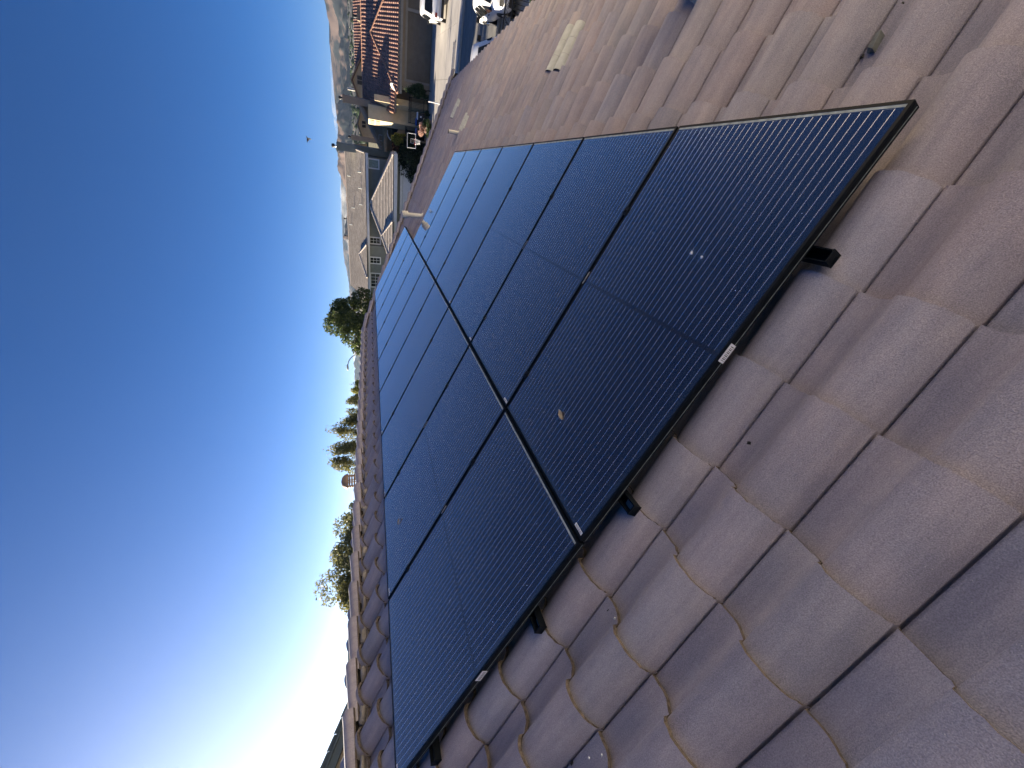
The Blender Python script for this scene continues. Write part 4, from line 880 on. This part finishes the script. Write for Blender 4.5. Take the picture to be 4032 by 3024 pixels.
def wheelie(label, u, v, h, lid, seed):
    t = thing('wheelie_bin', label, 'bin', FN(u, v), FN.rot, 'wheelie bins by the iron fence')
    b = FB(FN); w0, w1, d0, d1 = .23, .30, .24, .36
    b.hexa([(u - w0, v - d0, .06), (u + w0, v - d0, .06), (u + w0, v + d0, .06), (u - w0, v + d0, .06), (u - w1, v - d1, h), (u + w1, v - d1, h), (u + w1, v + d1, h), (u - w1, v + d1, h)])
    b.box((u - w1 - .02, v - d1 - .02, h), (u + w1 + .02, v + d1 + .02, h + .035)); b.build('body', 'bin black', t)
    b = FB(FN); b.hexa([(u - w1 - .03, v - d1 - .04, h + .036), (u + w1 + .03, v - d1 - .04, h + .036), (u + w1 + .03, v + d1, h + .036), (u - w1 - .03, v + d1, h + .036), (u - w1 + .03, v - d1 + .04, h + .09), (u + w1 - .03, v - d1 + .04, h + .09), (u + w1 - .03, v + d1 - .03, h + .13), (u - w1 + .03, v + d1 - .03, h + .13)]); b.build('lid', lid, t)
    b = FB(FN); b.box((u - .10, v - d1 - .004 + .02, h * .72), (u + .04, v - d1 + .03, h * .84)); b.build('sticker', 'sticker', t)
    for sx in (-1, 1): b = MB(); p = np.array(FN(u + sx * .27, v + .28, .11)); b.tube([p - FN.U * .03, p + FN.U * .03], .11, 14); b.build('wheel', 'rubber', t)
wheelie('black wheelie bin with white topped lid nearest the bush', -.42, 47.2, 1.05, 'trim white', 1)
wheelie('black wheelie bin with blue lid beside the white topped one', -.95, 47.6, 1.12, 'bin blue', 2)
wheelie('dark wheelie bin under the basketball hoop with blue lid', -1.75, 47.4, 1.12, 'bin blue', 3)
hp = thing('basketball_hoop', 'portable basketball hoop with clear white edged board and net', 'basketball hoop', FN(-1.85, 39), FN.rot)
b = FB(FN); c4 = [(-2.36, 2.68), (-1.35, 2.70), (-1.33, 2.06), (-2.34, 2.02)]
for (x0, z0), (x1, z1) in zip(c4, c4[1:] + c4[:1]): b.tube([(x0, 38.0, z0), (x1, 38.0, z1)], .022, 6)
b.build('backboard_frame', 'white', hp)
b = FB(FN)
for p, q in (((-2.0, 2.15), (-1.7, 2.15)), ((-1.7, 2.15), (-1.7, 2.42)), ((-1.7, 2.42), (-2.0, 2.42)), ((-2.0, 2.42), (-2.0, 2.15))): b.tube([(p[0], 37.98, p[1]), (q[0], 37.98, q[1])], .012, 5)
b.build('target_square', 'trim white', hp)
b = FB(FN); R_ = [(-1.85 + .22 * math.cos(k * math.pi / 8), 37.72 + .22 * math.sin(k * math.pi / 8), 2.12) for k in range(17)]; b.tube(R_, .014, 6); b.build('ring', 'tail lamp', hp)
b = FB(FN)
for k in range(12):
    a = k * math.pi / 6
    for sg in (1, -1): b.tube([(-1.85 + (.22 - .1 * j / 4) * math.cos(a + sg * .26 * j), 37.72 + (.22 - .1 * j / 4) * math.sin(a + sg * .26 * j), 2.11 - .1 * j) for j in range(5)], .006, 4)
b.build('net', 'white', hp)
b = FB(FN); b.tube([(-1.85, 38.75, .15), (-1.85, 38.7, 1.9), (-1.85, 38.05, 2.4)], .045, 8); b.build('pole', 'iron', hp)
b = FB(FN); b.hexa([(-2.35, 38.5, .02), (-1.35, 38.5, .02), (-1.35, 39.4, .02), (-2.35, 39.4, .02), (-2.2, 38.6, .2), (-1.5, 38.6, .2), (-1.5, 39.3, .2), (-2.2, 39.3, .2)]); b.build('base', 'bin black', hp)
ds = thing('satellite_dish', 'grey satellite dish hanging at the corner of the garage roof', 'satellite dish', FN(1.6, 48.3, 2.9))
b = MB(); cen = np.array(FN(1.55, 48.0, 3.25)); ax = np.array([-.55, -.35, .45]); ax /= np.linalg.norm(ax); e1 = np.cross(ax, (0, 0, 1)); e1 /= np.linalg.norm(e1); e2 = np.cross(ax, e1)
rings = [[cen + ax * (.10 * (r / .36) ** 2) + (e1 * math.cos(k * math.pi / 10) * r + e2 * math.sin(k * math.pi / 10) * r * 1.1) for k in range(20)] for r in (.02, .14, .26, .36)]
vs = [p for q in rings for p in q]; fs = [(i * 20 + k, i * 20 + (k + 1) % 20, (i + 1) * 20 + (k + 1) % 20, (i + 1) * 20 + k) for i in range(3) for k in range(20)]
b.add(vs + [p - ax * .012 for p in vs], fs + [tuple(x + 80 for x in f[::-1]) for f in fs] + [(60 + k, 60 + (k + 1) % 20, 140 + (k + 1) % 20, 140 + k) for k in range(20)], 0, True); b.build('reflector', 'vent grey', ds)
b = MB(); b.tube([cen - e2 * .3 + ax * .05, cen + ax * .42 - e2 * .1], .016, 6); b.tube([cen + ax * .38 - e2 * .1, cen + ax * .48 - e2 * .1], .04, 8); b.build('feed_arm', 'vent dark', ds)
b = MB(); b.tube([cen - ax * .02, cen - ax * .2, F10(-.3, 48.0, 2.9)], .022, 6); b.build('mast', 'vent dark', ds)
la = thing('ladder', 'long silver extension ladder lying flat on the concrete by the kerb', 'ladder', FN(3.0, 34.8), FN.rot)
la0, la1 = np.array((4.62, 34.55)), np.array((0.6, 35.05)); ld = (la1 - la0) / np.linalg.norm(la1 - la0); ln = np.array((-ld[1], ld[0]))
for sg in (0, .42):
    b = FB(FN); p, q = la0 + ln * sg, la1 + ln * sg; b.extr([(p[0], p[1] - .02, .03), (p[0], p[1] + .02, .03), (p[0], p[1] + .02, .12), (p[0], p[1] - .02, .12)], (q[0] - p[0], q[1] - p[1], 0)); b.build('side_rail', 'silver', la)
for k in range(14):
    p = la0 + ld * (.2 + k * .29); q = p + ln * .42; b = MB(); b.tube([FN(p[0], p[1], .085), FN(q[0], q[1], .085)], .022, 6); b.build('rung', 'silver', la)
b = MB(); b.tube([(3.60, 18.87, 0), (3.66, 18.87, 3.29)], .022, 8); b.lathe([(.03, 0), (.03, .03), (.0, .04)], (3.66, 18.87, 3.29), 8); solo(b, 'white_pole', 'white', 'thin white pole standing beyond the roof hip', 'pole', base=(3.6, 18.87, 0))

# ------------------------------------------------------------------ cars
def car(name, label, fr, org, L, W, H, suv, lamp=('tail_light', 'tail lamp')):
    """car standing along v with its rear towards the camera; org = near left corner (u, v)"""
    t = thing(name, label, 'car', fr(org[0] + W / 2, org[1] + L / 2), fr.rot, 'white cars parked across from the roof')
    cx = org[0] + W / 2
    X = lambda x, y, z: fr(cx + x, org[1] + y, z)
    class CBd(MB):
        def add(s, vs, fs, mi=0, smooth=False): super().add([X(*p) for p in vs], fs, mi, smooth)
    hw = W / 2
    if suv: st = [(0.0, .52, .60, .78, .80), (.06, .38, .95, 1.02, .80), (.14, .32, 1.02, 1.06, .84), (.55, .28, 1.03, H - .08, .76), (.75, .28, 1.03, H, .76), (2.6, .28, 1.01, H, .77), (3.0, .28, 1.0, H - .10, .78), (3.75, .28, .99, 1.04, .90), (4.5, .32, .92, .96, .90), (L - .08, .40, .78, .82, .84), (L, .5, .62, .66, .78)]
    else: st = [(0.0, .48, .62, .70, .78), (.08, .36, .90, .96, .80), (.20, .30, .94, .98, .84), (.75, .26, .93, .99, .84), (1.45, .25, .92, H - .04, .74), (1.9, .25, .91, H, .74), (2.6, .25, .90, H - .04, .75), (3.45, .26, .88, .95, .88), (4.2, .30, .80, .85, .88), (L - .08, .36, .66, .70, .82), (L, .45, .54, .58, .74)]
    rings = []
    for i, (y, zb, belt, top, rw) in enumerate(st):
        k = 1.0 if 1 < i < len(st) - 2 else .90 if i in (0, len(st) - 1) else .96
        w_ = hw * k; r_ = hw * rw * (k if k < 1 else 1)
        half = [(w_ * .86, zb), (w_ * .98, zb + .12), (w_, (zb + belt) / 2), (w_ * .975, belt), (r_ + (w_ * .975 - r_) * .12, belt + (top - belt) * .9), (r_ * .86, top), (r_ * .4, top + .025)]
        rings.append([(x, y, z) for x, z in half] + [(-x, y, z) for x, z in half[::-1]])
    n = len(rings[0]); vs = [p for r_ in rings for p in r_]
    b = CBd(); b.add(vs, [(i * n + k, i * n + (k + 1) % n, (i + 1) * n + (k + 1) % n, (i + 1) * n + k) for i in range(len(rings) - 1) for k in range(n)], 0, True)
    b.add(rings[0], [tuple(range(n))], 0); b.add(rings[-1], [tuple(range(n))[::-1]], 0); body = b.build('body', 'white paint', t)
    def side(i, sx): return rings[i][3 if sx > 0 else n - 4], rings[i][4 if sx > 0 else n - 5]
    i0, i1 = (3, 6) if suv else (4, 6)
    for sx in (-1, 1):
        for a in range(i0 - (1 if not suv else 0), i1 + 1):
            (p0, q0), (p1, q1) = side(a, sx), side(a + 1, sx)
            P = [np.array(x) for x in (p0, p1, q1, q0)]; c = sum(P) / 4
            if np.linalg.norm(P[3] - P[0]) < .15 and np.linalg.norm(P[2] - P[1]) < .15: continue
            P = [c + (x - c) * np.array([1, .88, .80]) + np.array([sx * .012, 0, .01]) for x in P]
            b = CBd(); b.extr([tuple(x) for x in P], (sx * .004, 0, 0)); b.build('side_window', 'car glass', t)
    a, c = (2, 3) if suv else (3, 4)
    P = [np.array(rings[a][k]) for k in (4, n - 5)] + [np.array(rings[c][k]) for k in (n - 6, 5)]; cc = sum(P) / 4
    P = [cc + (x - cc) * np.array([.90, .82, .82]) + np.array([0, -.012, .014]) for x in P]; b = CBd(); b.extr([tuple(x) for x in P], (0, -.005, .002)); b.build('rear_window', 'car glass', t)
    a, c = (6, 7)
    P = [np.array(rings[a][k]) for k in (5, n - 6)] + [np.array(rings[c][k]) for k in (n - 5, 4)]; cc = sum(P) / 4
    P = [cc + (x - cc) * np.array([.90, .86, .86]) + np.array([0, .012, .014]) for x in P]; b = CBd(); b.extr([tuple(x) for x in P], (0, .005, .004)); b.build('windscreen', 'car glass', t)
    zb = st[1][2]
    for sx in (-1, 1):
        b = CBd(); b.box((sx * hw * .62, -.012, zb - .17), (sx * hw * .90, .05, zb - .02)); b.build(lamp[0], lamp[1], t)
        b = CBd(); b.box((sx * hw * .985, 2.9, .98), (sx * (hw + .17), 3.08, 1.12)); b.build('mirror', 'car black', t)
        for yw in (.92, L - .92):
            R_ = .36 if suv else .32
            b = MB(); p, q = X(sx * (hw - .20), yw, R_), X(sx * (hw + .012), yw, R_); b.tube([p, q], R_, 24); wh = b.build('wheel', 'rubber', t)
            b = MB(); p, q = X(sx * (hw + .0125), yw, R_), X(sx * (hw + .03), yw, R_); b.tube([p, q], [R_ * .68, R_ * .60], 20)
            b.build('rim', 'chrome', wh)
            b = CBd(); A_ = [(sx * (hw + .006), yw + (R_ + .055) * math.cos(j * math.pi / 12), R_ + (R_ + .055) * math.sin(j * math.pi / 12)) for j in range(13)]
            b.tube(A_, .03, 6); b.build('wheel_arch', 'car black', t)
    b = CBd(); b.box((-hw * .86, -.03, .33), (hw * .86, .10, .52)); b.build('bumper', 'car black', t)
    b = CBd(); b.box((-.2, -.016, .70), (.2, -.005, .82)); b.build('number_plate', 'trim white', t)
    for sx in (-1, 1):
        for yh in (1.55, 2.55): b = CBd(); b.box((sx * (hw * .985), yh, .87), (sx * (hw + .02), yh + .18, .90)); b.build('door_handle', 'car black', t)
    return t
car('parked_car', 'white tall car parked on the garage drive with rear toward us', F10, (4.30, 38.95), 4.85, 1.95, 1.76, True)
car('parked_car', 'white low car at the photo edge behind the iron railing', FN, (4.47, 19.3), 4.5, 1.82, 1.44, False, ('headlight', 'chrome'))
car('parked_car', 'white car roof peeking over the near eave tiles', FN, (1.85, 18.7), 4.5, 1.82, 1.42, False, ('headlight', 'chrome'))

# ------------------------------------------------------------------ bird, debris, town, cloud
bi = MB(); B0 = np.array([2.56, 59.0, 12.34]); f_ = np.array([.75, -.2, .35]); f_ /= np.linalg.norm(f_)
pts = [B0 - f_ * .30, B0 - f_ * .13, B0 + f_ * .03, B0 + f_ * .18, B0 + f_ * .28, B0 + f_ * .37]
bi.tube(pts, [.012, .05, .072, .055, .035, .006], 10)
sd_ = np.cross(f_, (0, 0, 1)); sd_ /= np.linalg.norm(sd_); up_ = np.cross(sd_, f_)
for sg, lift, mi in ((1, .25, 0), (-1, -.55, 1)):
    w_ = sd_ * sg + up_ * lift; w_ /= np.linalg.norm(w_)
    a = [B0 + f_ * .1, B0 - f_ * .10, B0 - f_ * .12 + w_ * .22, B0 - f_ * .26 + w_ * .6, B0 - f_ * .10 + w_ * .48, B0 + f_ * .10 + w_ * .2]
    bi.extr([tuple(p) for p in a], tuple(up_ * .012), mi)
bi.extr([tuple(p) for p in (B0 - f_ * .2, B0 - f_ * .36 + sd_ * .06, B0 - f_ * .36 - sd_ * .06)], tuple(up_ * .01))
solo(bi, 'bird', ['bird grey', 'bird pale'], 'grey bird gliding in the open sky above the houses', 'bird', base=tuple(B0))

b = MB(); p = rf(2.06, .42, -.145); rgc = random.Random(3)
b.hexa([tuple(p + RB @ np.array(q) * .62) for q in ((-.045, -.028, -.02), (.05, -.018, -.02), (.045, .022, -.02), (-.04, .02, -.02), (-.04, -.024, .012), (.052, -.012, .03), (.05, .018, .022), (-.02, .02, .006))])
solo(b, 'mortar_chunk', 'chunk', 'broken grey green chunk of mortar lying in a tile valley', 'mortar chunk', base=tuple(p))
PEL = [((2.02, .435), 'small dark pellet just below the grey green mortar chunk'), ((2.19, .42), 'dark speck in the tile valley nearest the photo edge'), ((-.14, -.17), 'dark pellet in the valley beside the front corner of the panels'), ((.68, -.17), 'tiny dark speck on a tile near the lower front panel'), ((-.60, -.43), 'dark crumb lying beside a pale crumb on the foreground tiles')]
for (s_, y_), lb in PEL:
    b = MB(); p = rf(s_, y_, -.148); b.blob(p, (.009, .006, .005), int(s_ * 100) + 500, 1, .4); solo(b, 'dark_pellet', 'dark pellet', lb, 'pellet', 'dark crumbs on the tiles', base=tuple(p))
DRP = [((-.48, -.47), 'white dropping on the foreground tiles, one of a close pair, upslope'), ((-.42, -.49), 'white dropping on the foreground tiles, one of a close pair, downslope'), ((-.11, -.225), 'white dropping on a tile nose below the front panels'), ((.12, -.36), 'white dropping on a tile nose in the middle foreground')]
for (s_, y_), lb in DRP:
    b = MB(); p = rf(s_, y_, -.118); b.blob(p, (.008, .004, .003), int(s_ * 100) + 700, 1, .4); solo(b, 'bird_dropping', 'dropping', lb, 'dropping', 'white droppings on the roof', base=tuple(p))
for k, (s_, y_, lb) in enumerate(((1.16, .43, 'larger white dropping on the front lower panel'), (1.155, .365, 'smaller white dropping beside another on the front lower panel'))):
    b = MB(); p = rf(s_, y_, -.0005); b.blob(p, (.006, .0045, .0015), 900 + k, 2, .6); solo(b, 'bird_dropping', 'dropping', lb, 'dropping', 'white droppings on the roof', base=tuple(p))
def leaf(lb, s_, y_, L, ang, seed):
    p = rf(s_, y_, .0005); b = MB(); d_ = RB @ np.array([math.cos(ang), math.sin(ang), 0]); q_ = RB @ np.array([-math.sin(ang), math.cos(ang), 0]); N_ = NS
    out = [(-1, 0, 0), (-.5, .32, .006), (.2, .38, .010), (.7, .2, .004), (1.0, 0, .012), (.6, -.25, .008), (.1, -.34, .006), (-.5, -.26, .003)]
    b.extr([tuple(p + d_ * x * L + q_ * y * L + N_ * z) for x, y, z in out], tuple(N_ * .002)); solo(b, 'dry_leaf', 'dry leaf', lb, 'leaf', base=tuple(p))
leaf('pale dry leaf lying near the middle seam of the front lower panel', .27, .55, .028, 1.1, 1)
leaf('curled brown leaf near the ridge end of the upper panels', -1.45, 1.55, .03, .4, 2)

b = MB(); g = random.Random(11)
for i in range(420):
    az = RAD(g.uniform(-6, 18)); d_ = g.uniform(500, 1450); x, y = CAM[0] + d_ * math.sin(az), CAM[1] + d_ * math.cos(az); z = max(0, (d_ - 300) * .0385)
    s_ = g.uniform(4, 11); h = g.uniform(3, 6); b.box((x - s_, y - s_ * .7, z - 4), (x + s_, y + s_ * .7, z + h), 0 if g.random() < .4 else 1)
    b.extr([(x - s_ * 1.05, y - s_ * .75, z + h), (x + s_ * 1.05, y - s_ * .75, z + h), (x, y, z + h + 2.2)], (0, s_ * 1.4, 0), 2)
for i in range(900):
    az = RAD(g.uniform(-7, 18)); d_ = g.uniform(450, 1450); x, y = CAM[0] + d_ * math.sin(az), CAM[1] + d_ * math.cos(az); z = max(0, (d_ - 300) * .0385)
    r_ = g.uniform(2.5, 5.5); b.blob((x, y, z + r_ * .6), (r_, r_, r_ * g.uniform(.7, 1.2)), i, 1, .35, 3)
tag(b.build('town', ['stucco cream', 'trim taupe', 'vent dark', 'leaf dark']), kind='stuff')

def cloud_material():
    m, n, l, bs = nodes('cloud'); n.remove(bs)
    v = n.new('ShaderNodeVolumePrincipled'); v.inputs['Color'].default_value = (1, 1, 1, 1); v.inputs['Anisotropy'].default_value = 0.3
    tc = n.new('ShaderNodeTexCoord'); nz = n.new('ShaderNodeTexNoise'); nz.inputs['Scale'].default_value = .01; nz.inputs['Detail'].default_value = 4
    l.new(tc.outputs['Object'], nz.inputs['Vector']); mr = n.new('ShaderNodeMapRange'); mr.inputs[1].default_value = .42; mr.inputs[2].default_value = .75; mr.inputs[3].default_value = 0; mr.inputs[4].default_value = .012
    l.new(nz.outputs['Fac'], mr.inputs[0]); l.new(mr.outputs[0], v.inputs['Density']); l.new(v.outputs[0], n['Material Output'].inputs['Volume'])
cloud_material()
b = MB(); g = random.Random(5)
def puff(az, el, d_, w_, h_):
    a = RAD(az); p = (CAM[0] + d_ * math.sin(a), CAM[1] + d_ * math.cos(a), 5.6 + d_ * math.tan(RAD(el))); b.blob(p, (w_, w_ * .5, h_), g.randrange(9999), 2, .3)
for az, el, w_, h_ in ((-8.5, 2.5, 130, 14), (-7.2, 2.6, 170, 24), (-5.8, 2.75, 190, 30), (-4.4, 2.9, 170, 28), (-3.2, 3.05, 130, 18), (-2, 3.2, 110, 12)): puff(az, el, 3500, w_, h_)
for az, el, w_, h_ in ((2.2, 3.3, 110, 11), (4, 3.42, 120, 14), (5.6, 3.48, 140, 15), (7.2, 3.55, 120, 10), (-23.4, 2.3, 140, 14), (-26.2, 2.1, 150, 14), (-29, 1.9, 170, 12)): puff(az, el, 3250 if az > -10 else 5200, w_, h_)
tag(b.build('cloud_bank', 'cloud'), kind='stuff')

# ------------------------------------------------------------------ haze: the air between us and the hills
def haze():
    m, n, l, bs = nodes('haze air'); n.remove(bs)
    v = n.new('ShaderNodeVolumePrincipled'); v.inputs['Color'].default_value = (0.60, 0.78, 1.0, 1); v.inputs['Density'].default_value = 4.8e-5; v.inputs['Anisotropy'].default_value = 0.35
    l.new(v.outputs[0], n['Material Output'].inputs['Volume'])
    b = MB(); b.box((-9300, -9300, -4.5), (9300, 9300, 430)); tag(b.build('haze', 'haze air'), kind='stuff')
haze()
